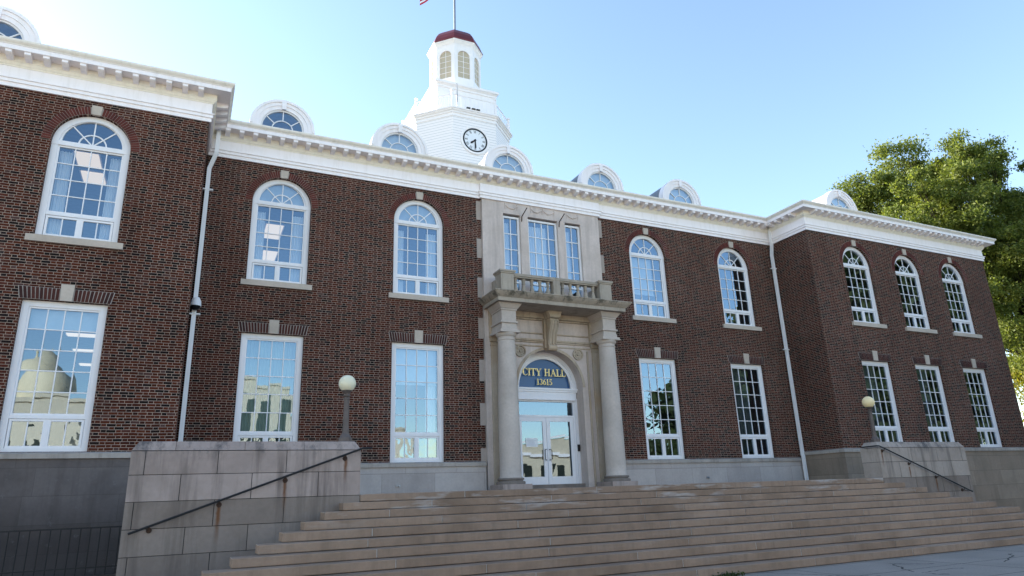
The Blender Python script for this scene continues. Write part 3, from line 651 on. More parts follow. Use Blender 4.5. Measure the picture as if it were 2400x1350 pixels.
# ---- entrance bay
bay = MB(); YB = -.1
def bwall(x0, x1, z0, z1, y=YB): bay.box(x0, x1, y, .12, z0, z1)
bwall(-2.5, -1.66, 8.25, ZB + .02); bwall(1.66, 2.5, 8.25, ZB + .02)
for s in (-1, 1): bwall(min(s * .64, s * .96), max(s * .64, s * .96), 8.25, 11.66)
bwall(-1.66, 1.66, 11.66, ZB + .02); bwall(-1.66, 1.66, 8.21, 8.4)
bay.box(-2.5, -1.30, YB, .6, ZL, 5.27); bay.box(1.30, 2.5, YB, .6, ZL, 5.27)
def arch_wall(mb, R_, zs, zt, y0, y1, xe):
    n = 32; pt = [(-R_ * math.cos(PI * k / n), zs + R_ * math.sin(PI * k / n)) for k in range(n + 1)]
    for k in range(n): p, q = pt[k], pt[k + 1]; mb.quad((p[0], y0, p[1]), (q[0], y0, q[1]), (q[0], y0, zt), (p[0], y0, zt)); mb.quad((p[0], y0, p[1]), (p[0], y1, p[1]), (q[0], y1, q[1]), (q[0], y0, q[1]))
    for s in (-1, 1): mb.quad((s * R_, y0, zs), (s * xe, y0, zs), (s * xe, y0, zt), (s * R_, y0, zt))
arch_wall(bay, 1.30, 5.27, 8.21, YB, .6, 2.5); bay.quad((-2.5, YB, 5.27), (-2.5, .1, 5.27), (-2.5, .1, 8.3), (-2.5, YB, 8.3)); bay.quad((2.5, YB, 5.27), (2.5, .1, 5.27), (2.5, .1, 8.3), (2.5, YB, 8.3))
sur = bay.build('entrance_surround', M_BAY, hall)
for s in (-1, 1):
    z = 2.72; k = 0
    while z < 11.6:
        if k % 2 == 0: MB().box(min(s * 2.49, s * 2.70), max(s * 2.49, s * 2.70), -.012, .1, z, z + (.42 if z < 3 else .74)).build('quoin', M_QUOIN, sur)
        z += .42 if z < 3 else .74; k += 1
# mouldings behind the columns
ml = MB()
for z0, z1, d in ((7.68, 7.9, .16), (7.62, 7.68, .08), (7.12, 7.17, .05), (6.86, 6.93, .09), (6.80, 6.86, .05), (6.66, 6.71, .035)):
    for xa, xb in ((-1.72, -.24), (.24, 1.72)): ml.box(xa, xb, YB - d, YB, z0, z1)
for s in (-1, 1):
    ml.box(min(s * 1.68, s * 2.36), max(s * 1.68, s * 2.36), YB - .12, YB, 6.86, 7.88); ml.box(min(s * 1.76, s * 2.3), max(s * 1.76, s * 2.3), YB - .07, YB, ZL, 6.72)   # pilaster
    ml.box(min(s * 1.72, s * 2.34), max(s * 1.72, s * 2.34), YB - .11, YB, 6.72, 6.86); ml.box(min(s * 1.74, s * 2.32), max(s * 1.74, s * 2.32), YB - .09, YB, 6.58, 6.62)
    ml.box(min(s * 1.53, s * 1.60), max(s * 1.53, s * 1.60), YB - .05, YB, ZL, 6.6)
ml.box(-.24, .24, YB - .14, YB, 6.6, 7.9); ml.build('pilaster_and_mouldings', M_PORT, sur, bevel=.008)
MB().arcband(0, 5.27, 1.302, 1.40, YB - .025, YB, n=36).build('arch_moulding', M_PORT, sur)
# console over the arch
cs = MB().prismx([(-.1, 6.52), (-.36, 6.50), (-.42, 6.56), (-.43, 6.66), (-.37, 6.74), (-.40, 6.9), (-.46, 7.1), (-.56, 7.28), (-.62, 7.42), (-.62, 7.54), (-.56, 7.63), (-.1, 7.66)], -.17, .17)
for x in (-.115, 0, .115): cs.tube([(x, -.43, 6.7), (x, -.395, 6.8), (x, -.425, 6.95), (x, -.49, 7.12), (x, -.585, 7.3), (x, -.645, 7.42), (x, -.645, 7.54)], .022 if x else .03, 6)
for s in (-1, 1): cs.lathe([(.11, -.012), (.11, .012)], 0, 0, 14) if False else None
cs.prism([(-.2, 7.66), (.2, 7.66), (.3, 7.89), (-.3, 7.89)], -.68, -.1).box(-.21, .21, -.66, -.1, 7.64, 7.665)
cs.build('console', M_PORT, sur, bevel=.012)
# rosettes
for x in (-1.17, 1.17):
    r_ = disc(.165, .21, -.06, .0, 28).merge(disc(0, .05, -.07, .0, 14)); 
    for k in range(6):
        A = PI / 6 + k * PI / 3; c, q = math.cos(A), math.sin(A); r_.prism([(.05 * c - .012 * q, .05 * q + .012 * c), (.165 * c - .012 * q, .165 * q + .012 * c), (.165 * c + .012 * q, .165 * q - .012 * c), (.05 * c + .012 * q, .05 * q - .012 * c)], -.03, 0)
        A += PI / 6; c, q = math.cos(A), math.sin(A); r_.prism([(.11 * c + .05 * math.cos(t_), .11 * q + .045 * math.sin(t_)) for t_ in np.linspace(0, 2 * PI, 12, endpoint=False)], -.04, 0)
    r_.build('rosette', M_PORT, sur, loc=(x, YB, 6.465))
# carved swags over the three upper windows
def swag(x0, x1, z, dr):
    pts = []; sw = MB()
    for k in range(25):
        u = k / 24; pts.append((x0 + (x1 - x0) * u, YB - .008 + .006 * random.random(), z - dr * 4 * u * (1 - u)))
    sw.tube(pts, [.02 + .016 * math.sin(PI * k / 24) + random.uniform(-.006, .006) for k in range(25)], 6)
    for k in range(26): 
        u = random.random(); sw.ball((x0 + (x1 - x0) * u, YB, z - dr * 4 * u * (1 - u) + random.uniform(-.04, .04)), random.uniform(.012, .026), 6, 4)
    for xx in (x0, x1): 
        sw.tube([(xx, YB, z + .05), (xx, YB - .01, z - .05), (xx + random.uniform(-.02, .02), YB, z - .2)], [.03, .024, .01], 6)
    sw.build('carved_swag', M_BAY, sur)
for xa, xb in ((-1.57, -1.06), (1.06, 1.57), (-.5, -.03), (.03, .5)): swag(xa, xb, 12.02, .14)
for x in (-.8, .8):
    tag(MB().tube([(x - .1, YB - .01, 11.42), (x - .1, YB - .05, 11.62), (x - .06, YB - .16, 11.72), (x - .02, YB - .34, 11.86)], .02, 7).tube([(x - .1, YB - .03, 11.60), (x - .02, YB - .3, 11.84)], .014, 6).build('flag_bracket', M_RUST),
        'small rusty iron bracket on the stone pier left of the middle upper window' if x < 0 else 'small rusty iron bracket on the stone pier right of the middle upper window', 'bracket')
# upper triple window
def casement(x, hw, nx):
    o = MB(); z0, z1 = 8.42, 11.6; frame_rect(o, x - hw, x + hw, z0, z1, .075, .0, .12); zb = 9.0; o.box(x - hw + .07, x + hw - .07, .01, .11, zb, zb + .07); bars(o, x - hw + .075, x + hw - .075, zb + .07, z1 - .075, nx, 4, .03, .03, .08)
    bars(o, x - hw + .075, x + hw - .075, z0 + .07, zb, max(1, nx // 2), 1, .05, .03, .09)
    o = o.build('casement_window', M_FRAME, sur); p = MB(); panes(p, x - hw + .07, x + hw - .07, zb + .07, z1 - .07, nx, 4, .055, .003); panes(p, x - hw + .07, x + hw - .07, z0 + .07, zb, max(1, nx // 2), 1, .055, .006); p.build('pane', M_GLASS, o)
casement(0, .64, 4); casement(-1.31, .35, 2); casement(1.31, .35, 2)
# columns and the entablature blocks above them
for s in (-1, 1):
    cx, cy = s * 2.01, -.78; co = empty('column', (cx, cy, ZL), hall); H0 = 2.14 - ZL
    prof = [(.35 - .06 * max(0, (k / 14 - .25) / .75) ** 1.5, H0 + .06 + (6.62 - 2.2) * k / 14) for k in range(15)]
    MB().lathe([(.37, H0 + .0), (.37, H0 + .03)] + prof + [(.31, 6.63 - ZL), (.31, 6.66 - ZL), (.29, 6.67 - ZL), (.29, 6.74 - ZL)], 0, 0, 40).build('shaft', M_COLM, co, True)
    MB().lathe([(.46, H0 - .19), (.47, H0 - .15), (.46, H0 - .10), (.40, H0 - .09), (.39, H0 - .06), (.43, H0 - .05), (.43, H0 - .0), (.37, H0 + .01)], 0, 0, 40).build('column_base', M_COLB, co, True)
    MB().box(-.51, .51, -.51, .51, 0, H0 - .19).build('plinth', M_CHEEK, co, bevel=.01)
    MB().lathe([(.29, 6.735 - ZL), (.31, 6.75 - ZL), (.345, 6.79 - ZL), (.36, 6.84 - ZL), (.36, 6.87 - ZL)], 0, 0, 40).box(-.37, .37, -.37, .37, 6.865 - ZL, 6.90 - ZL).build('capital', M_COLM, co, True)
    eb = MB(); x0, x1 = cx - .27, cx + .27; q = YB - .12
    eb.box(x0 - .09, x1 + .09, -1.12, q, 6.90, 6.965); eb.box(x0 - .02, x1 + .02, -1.07, q, 6.965, 7.08); eb.box(x0, x1, -1.05, q, 7.08, 7.20); eb.box(x0 - .05, x1 + .05, -1.10, q, 7.20, 7.26); eb.box(x0, x1, -1.05, q, 7.26, 7.64)
    eb.box(x0 - .03, x1 + .03, -1.08, q, 7.64, 7.70); eb.add([(x0 - .05, -1.1, 7.70), (x1 + .05, -1.1, 7.70), (x1 + .05, q, 7.70), (x0 - .05, q, 7.70), (x0 - .17, -1.22, 7.87), (x1 + .17, -1.22, 7.87), (x1 + .17, q, 7.87), (x0 - .17, q, 7.87)], [(0, 3, 2, 1), (4, 5, 6, 7), (0, 1, 5, 4), (1, 2, 6, 5), (2, 3, 7, 6), (3, 0, 4, 7)])
    eb.build('entablature_block', M_COLM, sur, bevel=.006)
# balcony
bal = empty('balcony', (0, -.1, 7.88), hall)
def rel(mb): return mb.xform(Matrix.Translation((0, .1, -7.88)))
sp_ = [(-2.54, YB + .02), (-2.54, -1.39), (2.54, -1.39), (2.54, YB + .02)]; 
slab = MB().sweep(sp_, [(-.3, 7.872), (0, 7.872), (0, 8.0), (.02, 8.01), (.045, 8.03), (.09, 8.07), (.14, 8.12), (.175, 8.17), (.19, 8.175), (.19, 8.205), (-.3, 8.215)]).box(-2.25, 2.25, -1.1, YB, 7.874, 8.21)
rel(slab).build('balcony_slab', M_BALC, bal)
for cx, hw in ((-2.0, .246), (2.0, .246)):
    pd = MB().box(cx - hw, cx + hw, -1.02, -.53, 8.2, 9.0); pd.box(cx - hw - .02, cx + hw + .02, -1.04, -.51, 8.2, 8.3); pd.box(cx - hw - .03, cx + hw + .03, -1.05, -.50, 8.98, 9.03); pd.box(cx - hw - .06, cx + hw + .06, -1.08, -.47, 9.03, 9.1)
    pd.box(cx - hw + .05, cx + hw - .05, -1.03, -1.0, 8.38, 8.92); rel(pd).build('pedestal', M_BALC, bal, bevel=.008)
rel(MB().box(-.14, .14, -.92, -.64, 8.2, 8.96)).build('pedestal', M_BALC, bal, bevel=.008)
for s in (-1, 1): rel(MB().box(min(s * 1.8, s * 2.2), max(s * 1.8, s * 2.2), -.36, YB + .0, 8.2, 8.9)).build('wall_pedestal', M_BALC, bal, bevel=.008)
rr = MB().box(-1.76, 1.76, -.93, -.63, 8.95, 9.05).box(-1.76, 1.76, -.9, -.66, 8.90, 8.95).box(-1.76, 1.76, -.89, -.67, 8.2, 8.30)
for s in (-1, 1): rr.box(min(s * 1.86, s * 2.14), max(s * 1.86, s * 2.14), -.5, -.36, 8.93, 9.04)
rel(rr).build('balustrade_rail', M_BALC, bal, bevel=.006)
bprof = [(.075, 8.29), (.075, 8.33), (.05, 8.34), (.05, 8.36), (.07, 8.40), (.085, 8.46), (.082, 8.52), (.062, 8.60), (.05, 8.66), (.046, 8.70), (.066, 8.71), (.066, 8.73), (.048, 8.74), (.055, 8.80), (.07, 8.85), (.075, 8.86), (.075, 8.905)]
b0 = None
for s in (-1, 1):
    for k in range(5):
        x = s * (.30 + k * .322)
        if b0 is None: b0 = MB().lathe([(r, z - 7.88) for r, z in bprof], 0, 0, 14).build('baluster', M_BALC, bal, True, loc=(x, -.68, 0))
        else: c = b0.copy(); COL.objects.link(c); c.location = (x, -.68, 0)
# ---- doorway
dw = empty('doorway', (0, .4, 1.93), hall)
def dl(mb): return mb.xform(Matrix.Translation((0, -.4, -1.93)))
df = MB(); df.arcband(0, 5.27, 1.05, 1.17, .36, .6, n=32); df.arcband(0, 5.27, 1.17, 1.30, .33, .6, n=32); df.arcband(0, 5.27, 1.05, 1.09, .34, .4, n=32)
df.box(-1.30, 1.30, .30, .6, 5.13, 5.20); df.box(-1.30, 1.30, .27, .6, 5.20, 5.265); df.box(-1.26, 1.26, .33, .6, 4.90, 5.13); df.box(-1.28, 1.28, .31, .6, 4.84, 4.90)
for s in (-1, 1): df.box(min(s * 1.19, s * 1.30), max(s * 1.19, s * 1.30), .36, .6, 1.93, 4.84); df.box(min(s * 1.12, s * 1.19), max(s * 1.12, s * 1.19), .40, .5, 1.93, 4.84)
df.box(-1.19, 1.19, .395, .5, 4.78, 4.84); df.box(-1.12, 1.12, .40, .5, 4.24, 4.31); dl(df).build('door_frame', M_FRAME, dw)
p = MB().quad((-1.12, .45, 4.31), (1.12, .45, 4.31), (1.12, .45, 4.78), (-1.12, .45, 4.78)); dl(p).build('transom_pane', M_DOORG, dw)
n = 24; MB().add([(0, .02, 3.34)] + [(1.07 * math.cos(PI * k / n), .02, 3.34 + 1.07 * math.sin(PI * k / n)) for k in range(n + 1)], [(0, k, k + 1) for k in range(1, n + 1)]).build('fanlight_panel', M_BLUE, dw)
dl(MB().box(-1.3, 1.3, .15, .62, ZL - .01, 1.935)).build('threshold', M_COLB, dw)
for s in (-1, 1):
    x0, x1 = min(s * .008, s * 1.115), max(s * .008, s * 1.115); o = MB(); o.box(x0, x0 + .14, .41, .46, 1.94, 4.235); o.box(x1 - .14, x1, .41, .46, 1.94, 4.235); o.box(x0 + .14, x1 - .14, .412, .458, 4.09, 4.235); o.box(x0 + .14, x1 - .14, .412, .458, 1.94, 2.20)
    o = o.build('door_leaf', M_FRAME, hall); pp = MB().quad((x0 + .13, .435, 2.19), (x1 - .13, .435, 2.19), (x1 - .13, .437, 4.1), (x0 + .13, .433, 4.1)); pp.build('pane', M_DOORG, o)
    hx = s * .075; MB().tube([(hx, .41, 3.12), (hx + s * .0, .34, 3.12), (hx + s * .06, .33, 3.10), (hx + s * .06, .33, 2.78), (hx, .34, 2.76), (hx, .41, 2.76)], .014, 8).build('handle', M_BLACK, o, True)
dl(MB().box(1.2, 1.27, .30, .36, 3.05, 3.28)).build('intercom', M_BLACK, dw)
# letters over the door, cut from strokes with serifs
LT = MB(); lay = [0]
def rect(x0, x1, z0, z1): lay[0] += 1; LT.box(x0, x1, .318 - .0002 * (lay[0] % 40), .338, z0, z1)
def poly(pts): lay[0] += 1; LT.prism(pts, .318 - .0002 * (lay[0] % 40), .338)
def arc(cx, cz, rx, rz, a0, a1, w0, w1, n=18):
    """stroke along an ellipse, thick at its sides"""
    for k in range(n):
        A, B_ = R(a0 + (a1 - a0) * k / n), R(a0 + (a1 - a0) * (k + 1) / n); f = lambda a: w0 + (w1 - w0) * abs(math.cos(a))
        wa, wb_ = f(A), f(B_)
        LT.prism([(cx + (rx - wa) * math.cos(A), cz + (rz - w0) * math.sin(A)), (cx + rx * math.cos(A), cz + rz * math.sin(A)), (cx + rx * math.cos(B_), cz + rz * math.sin(B_)), (cx + (rx - wb_) * math.cos(B_), cz + (rz - w0) * math.sin(B_))], (.3095 if k % 2 else .3092), .338)
T, t_ = .048, .018
def stem(x, z, h, w=T, s=.026): rect(x, x + w, z, z + h); rect(x - s, x + w + s, z, z + t_); rect(x - s, x + w + s, z + h - t_, z + h)
def L_C(x, z, h): arc(x + .125, z + h / 2, .125, h / 2 + .004, 48, 312, t_, T + .008); rect(x + .196, x + .214, z + h * .70, z + h * .97); poly([(x + .196, z + .05), (x + .214, z + .06), (x + .214, z + h * .28), (x + .2, z + h * .28)]); return .235
def L_I(x, z, h): stem(x + .03, z, h); return .115
def L_T(x, z, h): rect(x + .085, x + .133, z, z + h); rect(x + .058, x + .16, z, z + t_); rect(x, x + .218, z + h - .026, z + h); rect(x, x + .018, z + h - .075, z + h - .02); rect(x + .2, x + .218, z + h - .075, z + h - .02); return .228
def L_Y(x, z, h): rect(x + .09, x + .138, z, z + h * .47); rect(x + .062, x + .166, z, z + t_); poly([(x + .012, z + h), (x + .068, z + h), (x + .138, z + h * .44), (x + .09, z + h * .44)]); poly([(x + .192, z + h), (x + .214, z + h), (x + .132, z + h * .44), (x + .114, z + h * .44)]); rect(x - .01, x + .085, z + h - t_, z + h); rect(x + .168, x + .236, z + h - t_, z + h); return .232
def L_H(x, z, h): stem(x + .025, z, h); stem(x + .175, z, h); rect(x + .07, x + .178, z + h * .47, z + h * .47 + .022); return .265
def L_A(x, z, h): poly([(x + .105, z + h), (x + .132, z + h), (x + .235, z), (x + .18, z), (x + .105, z + h * .82)]); poly([(x + .108, z + h), (x + .125, z + h * .9), (x + .045, z), (x + .025, z)]); rect(x + .07, x + .185, z + h * .32, z + h * .32 + .02); rect(x, x + .072, z, z + t_); rect(x + .15, x + .26, z, z + t_); return .262
def L_L(x, z, h): stem(x + .022, z, h); rect(x + .05, x + .19, z, z + .024); rect(x + .172, x + .19, z, z + .085); return .208
def D_1(x, z, h): rect(x + .04, x + .078, z, z + h); rect(x + .012, x + .106, z, z + t_); poly([(x + .01, z + h * .80), (x + .045, z + h), (x + .045, z + h * .88)]); return .125
def D_3(x, z, h): arc(x + .062, z + h * .74, .058, h * .26, -80, 160, .016, .034, 12); arc(x + .062, z + h * .28, .066, h * .285, -165, 80, .016, .038, 14); return .145
def D_6(x, z, h): arc(x + .07, z + h * .31, .064, h * .315, 0, 360, .016, .036, 20); poly([(x + .006, z + h * .33), (x + .044, z + h * .33), (x + .075, z + h * .75), (x + .125, z + h * .985), (x + .12, z + h), (x + .05, z + h * .83), (x + .016, z + h * .6)]); return .15
def D_5(x, z, h): arc(x + .06, z + h * .31, .062, h * .315, -160, 120, .016, .036, 14); rect(x + .026, x + .118, z + h - .032, z + h); rect(x + .022, x + .038, z + h * .5, z + h); return .145
x = -.955
for ch in 'CITY HALL':
    x += .13 if ch == ' ' else globals()['L_' + ch](x, 5.70, .263)
x = -.37
for ch in '13615': x += globals()['D_' + ch](x, 5.375, .215)
LT.v = [(-.085 + (q[0] + .085) * .94, q[1], q[2]) for q in LT.v]
dl(LT).build('lettering', M_GOLD, dw)
nt = tag(MB().box(-.82, -.37, .418, .422, 3.21, 3.51).build('paper_notice', M_PAPER), 'white paper notice taped inside the left glass door leaf', 'notice')
ink = MB()
for k in range(7): ink.box(-.78, -.78 + random.uniform(.26, .37), .4165, .4175, 3.25 + k * .033, 3.257 + k * .033)
ink.build('printed_lines', M_INK, nt)

# ---- things behind the glass
def curtain(x0, x1, y, z0, z1, mat, label, folds=8, amp=.025, cat='curtain', group=None):
    n = folds * 6; v = []
    for k in range(n + 1): u = k / n; v += [(x0 + (x1 - x0) * u, y + amp * math.sin(u * folds * 2 * PI), z0), (x0 + (x1 - x0) * u, y + amp * math.sin(u * folds * 2 * PI + .3), z1)]
    tag(MB().add(v, [(2 * k, 2 * k + 2, 2 * k + 3, 2 * k + 1) for k in range(n)]).build('curtain' if cat == 'curtain' else 'window_blind', mat, None, True), label, cat, group)
for wx, nm_ in ((-WBx, 'right of the left downspout'), (-WA, 'left of the balcony')): tag(MB().box(wx - .74, wx + .74, .3, .32, 10.86, 11.72).build('window_blind', M_BLIND), 'pale grey blind behind the fan light of the arched window ' + nm_, 'blind')
xl = LWX[2]; yw = -DW + .34
curtain(xl - .72, xl - .42, yw, 8.3, 10.7, M_CURT, 'pale drape at the left side of the arched window on the left wing', 4, group='drapes'); curtain(xl + .44, xl + .72, yw, 8.3, 10.7, M_CURT, 'pale drape at the right side of the arched window on the left wing', 4, group='drapes')
curtain(-WBx - .72, -WBx - .45, .36, 8.3, 10.6, M_CURT, 'pale drape at the left side of the arched window right of the left downspout', 4, group='drapes'); curtain(-WBx + .4, -WBx + .72, .36, 8.3, 10.6, M_CURT, 'pale drape at the right side of the arched window right of the left downspout', 4, group='drapes')
curtain(-WA - .72, -WA - .45, .36, 8.3, 10.6, M_CURT, 'pale drape at the left side of the arched window left of the balcony', 4, group='drapes'); curtain(-WA + .36, -WA + .72, .36, 8.3, 10.6, M_CURT, 'pale drape at the right side of the arched window left of the balcony', 4, group='drapes')
curtain(-WBx - .74, -WBx + .74, .36, 2.9, 6.4, M_GREENB, 'pale green vertical blind filling the tall window behind the left lamp', 15, .035, 'blind')
curtain(-WA - .72, -WA + .72, .36, 5.2, 6.4, M_BLIND, 'pale roller shade pulled down in the tall window left of the doorway', 1, .004, 'blind'); curtain(-WA + .38, -WA + .72, .42, 2.9, 6.4, M_CURT, 'white drape at the right side of the tall window left of the doorway', 4)
curtain(WA - .72, WA + .38, .36, 9.2, 10.8, M_BLIND, 'pale blue blind half lowered in the arched window right of the balcony', 1, .004, 'blind')
curtain(xl - .74, xl + .74, yw, 5.9, 6.4, M_BLIND, 'pale shade at the top of the tall window on the left wing', 1, .004, 'blind')
curtain(-1.6, -1.32, .2, 8.3, 11.4, M_CURT, 'sheer white curtain in the left narrow window above the balcony', 3, group='sheer curtains'); curtain(-.6, .26, .2, 8.3, 11.4, M_CURT, 'sheer white curtain in the wide middle window above the balcony', 8, group='sheer curtains'); curtain(1.02, 1.3, .2, 8.3, 11.4, M_CURT, 'sheer white curtain in the right narrow window above the balcony', 3, group='sheer curtains')
for i, x in enumerate(RWX[:2]): curtain(x - .74, x + .12, yw, 3.2, 6.4, M_GREYC, ['grey curtain in the tall window behind the right lamp', 'grey curtain in the middle tall window of the right wing'][i], 8, .03)
curtain(WBx - .74, WBx + .2, .36, 3., 6.4, M_GREYC, 'grey curtain in the tall window beside the right downspout', 8, .03)
def clight(x, y, z, wx, wy, label, group='lit ceiling panels'):
    o = tag(empty('ceiling_light', (x, y, z)), label, 'light', group); MB().box(-wx / 2, wx / 2, -wy / 2, wy / 2, -.03, 0).build('diffuser', M_LAMP, o)
    MB().box(-wx / 2 - .05, wx / 2 + .05, -wy / 2 - .05, wy / 2 + .05, .002, .06).build('housing', M_FRAME, o)
clight(-15.04, 1.2, 11.9, .62, 1.0, 'lit ceiling panel seen through the arched window on the left wing, nearer one'); clight(-15.02, 2.45, 11.9, .62, .8, 'lit ceiling panel seen through the arched window on the left wing, farther one')
clight(-9.18, 5.3, 11.9, .62, 1.5, 'lit ceiling panel seen through the arched window right of the left downspout, nearer one'); clight(-9.17, 8.2, 11.9, .9, 1.2, 'lit ceiling panel seen through the arched window right of the left downspout, farther one')
for q, y in enumerate((2.4, 4.8, 7.4)): clight(-14.45 - .1 * q, y, 6.7, 1.2, .35, ['nearest', 'middle', 'farthest'][q] + ' of the three ceiling strips seen through the tall window on the left wing')
clight(-3.3, 8.2, 6.7, 1.2, .7, 'upper of two lit ceiling panels seen through the tall window left of the doorway'); clight(-4.1, 11.2, 6.7, 1.2, .9, 'lower of two lit ceiling panels seen through the tall window left of the doorway')

# ---- downspouts, camera
def downspout(pts, straps, head):
    o = MB()
    for a, b in zip(pts[:-1], pts[1:]):
        o.add([(p[0] + dx, p[1] + dy, p[2]) for p in (a, b) for dx, dy in ((-.06, -.05), (.06, -.05), (.06, .05), (-.06, .05))], [(0, 1, 5, 4), (1, 2, 6, 5), (2, 3, 7, 6), (3, 0, 4, 7), (0, 3, 2, 1), (4, 5, 6, 7)])
    o.box(pts[0][0] - .085, pts[0][0] + .085, pts[0][1] - .075, pts[0][1] + .075, pts[0][2], pts[0][2] + .1)
    o = o.build('downspout', M_DOWN, hall); 
    for x, y, z in straps: MB().box(x - .17, x + .17, y - .062, y + .06, z - .025, z + .025).build('pipe_strap', M_DOWN, o, bevel=.02)
downspout([(-11.50, -.27, ZB + .84), (-11.50, -.27, 12.12), (-11.66, -.13, 11.62), (-11.66, -.13, 1.75)], [(-11.66, -.13, 10.9), (-11.66, -.13, 6.95)], 0)
downspout([(11.70, -.20, ZB + .84), (11.70, -.20, 12.1), (11.66, -.15, 11.6), (11.66, -.15, 3.0), (11.6, -.22, 2.75), (11.6, -.22, 1.75)], [(11.66, -.15, 10.95), (11.66, -.15, 7.25)], 0)
sc_ = tag(empty('security_camera', (-11.64, -.28, 7.3)), 'white dome security camera with dark bubble fixed to the left downspout', 'camera')
MB().lathe([(.02, .1), (.10, .08), (.135, 0), (.15, -.12), (.15, -.15)], 0, -.02, 20).box(-.08, .08, 0, .1, .0, .13).build('camera_housing', M_FRAME, sc_, True)
MB().lathe([(.002, -.27), (.07, -.255), (.115, -.21), (.135, -.15)], 0, -.02, 20).build('camera_bubble', M_CLOCKB, sc_, True)
for i, x in enumerate((-5.5, 6.6)): tag(MB().box(x - .07, x + .07, -.10, -.07, 1.98, 2.05).tube([(x, -.1, 2.015), (x, -.14, 2.0)], .02, 6).build('wall_outlet', M_STEEL), ['small metal outlet box low on the stone base left of the doorway', 'small metal outlet box low on the stone base right of the doorway'][i], 'outlet')

# ------------------------------------------------------------------ steps
st = tag(empty('staircase', (0, -6.32, 0)), 'broad brown sandstone front steps widening downward to the pavement', 'steps')
SH, ST_, Y0, X0 = .15925, .3831, -6.323, 8.117
for k in range(11):
    zt = ZL - SH * k; yf = Y0 - ST_ * k; hx = X0 + .43 * k; zb = zt - SH; yb_ = yf + ST_ + .12 if k else yf + .6
    core = MB().box(-hx + .008, hx - .008, yf + .010, yb_ - .02, zb + .02, zt - .006); bl = MB(); x = -hx; first = True
    while x < hx - .01:
        ln = 3.2 + random.uniform(-.3, .3) if not first else random.uniform(1.2, 3.2); first = False; e = min(hx, x + ln)
        if hx - e < .5: e = hx
        dz = random.uniform(-.003, .003); dy = random.uniform(-.004, .004); bl.box(x + .006, e - .006, yf + dy, yb_ - .01, zb + .009, zt + dz); x = e
    so_ = bl.build('step', M_STEP, st, bevel=.012); so_.matrix_parent_inverse = Matrix.Translation((0, 6.32, 0)); c_ = core.build('step_joint', M_STEPJ, so_)
ld = MB().box(-8.1, 8.1, -5.72, -.07, ZL - .3, ZL - .004).box(-11.7, 11.7, -5.6, -.07, ZL - .32, ZL - .008).build('landing', M_STEP, st); ld.matrix_parent_inverse = Matrix.Translation((0, 6.32, 0))
fl = MB().box(-12.35, 12.35, -5.62, -5.5, 0, ZL - .35).build('landing_wall', M_CHEEK, st); fl.matrix_parent_inverse = Matrix.Translation((0, 6.32, 0))

def cheek(s, mat, label):
    """ashlar pier beside the steps"""
    o = tag(empty('cheek_wall', (s * 10.28, -6.0, 0)), label, 'stone wall'); xi, xo = 8.117, 12.45; yf, yk = -6.323, -5.676; zc = [2.66, 2.22, 1.735, 1.255, .78, .3, -.02]
    cus = [MB(), MB()]
    def B(x0, x1, z0, z1): a, b = sorted((s * x0, s * x1)); e = random.uniform(-.003, .003); cus[z1 < 1.8].box(a + .006, b - .006, yf + e, yk - e, z0 + .005, z1 - .005)
    cuts = [[8.117, 9.64, 10.93, 12.2, 12.45], [8.117, 8.99, 10.28, 11.56, 12.45], [8.117, 9.64, 10.93, 12.3, 12.45], [8.117, 8.99, 10.29, 11.4, 12.45], [8.117, 9.7, 10.93, 12.3, 12.45], [8.117, 9, 10.29, 11.5, 12.45]]
    for r in range(6):
        for a, b in zip(cuts[r][:-1], cuts[r][1:]): B(a, b, zc[r + 1], zc[r])
    cus[0].xform(Matrix.Translation((-s * 10.28, 6, 0))).build('ashlar', mat, o, bevel=.004); cus[1].xform(Matrix.Translation((-s * 10.28, 6, 0))).build('lower_ashlar', M_CHEEKB, o, bevel=.004)
    a, b = sorted((s * (xi + .01), s * (xo - .01))); MB().box(a, b, yf + .012, yk - .012, -.02, 2.655).xform(Matrix.Translation((-s * 10.28, 6, 0))).build('core', M_GRIME, o)
    cp = MB()
    for a, b in ((8.117, 9.3), (9.3, 10.45), (10.45, 11.7), (11.7, 12.45)):
        p, q = sorted((s * a, s * b)); il = .12 if (a == 8.117 and s > 0) or (b == 12.45 and s < 0) else .003; ir = .12 if (b == 12.45 and s > 0) or (a == 8.117 and s < 0) else .003
        cp.add([(p + .003, yf, 2.667), (q - .003, yf, 2.667), (q - .003, yk, 2.667), (p + .003, yk, 2.667), (p + il, yf + .1, 2.845), (q - ir, yf + .1, 2.845), (q - ir, yk - .1, 2.845), (p + il, yk - .1, 2.845)], [(0, 3, 2, 1), (4, 5, 6, 7), (0, 1, 5, 4), (1, 2, 6, 5), (2, 3, 7, 6), (3, 0, 4, 7)])
    cp.xform(Matrix.Translation((-s * 10.28, 6, 0))).build('coping', mat, o, bevel=.006)
cheek(-1, M_CHEEK, 'grey limestone block wall left of the steps with rust streaks below its handrail')
cheek(1, M_CHEEKR, 'buff limestone block wall right of the steps in front of the right wing')

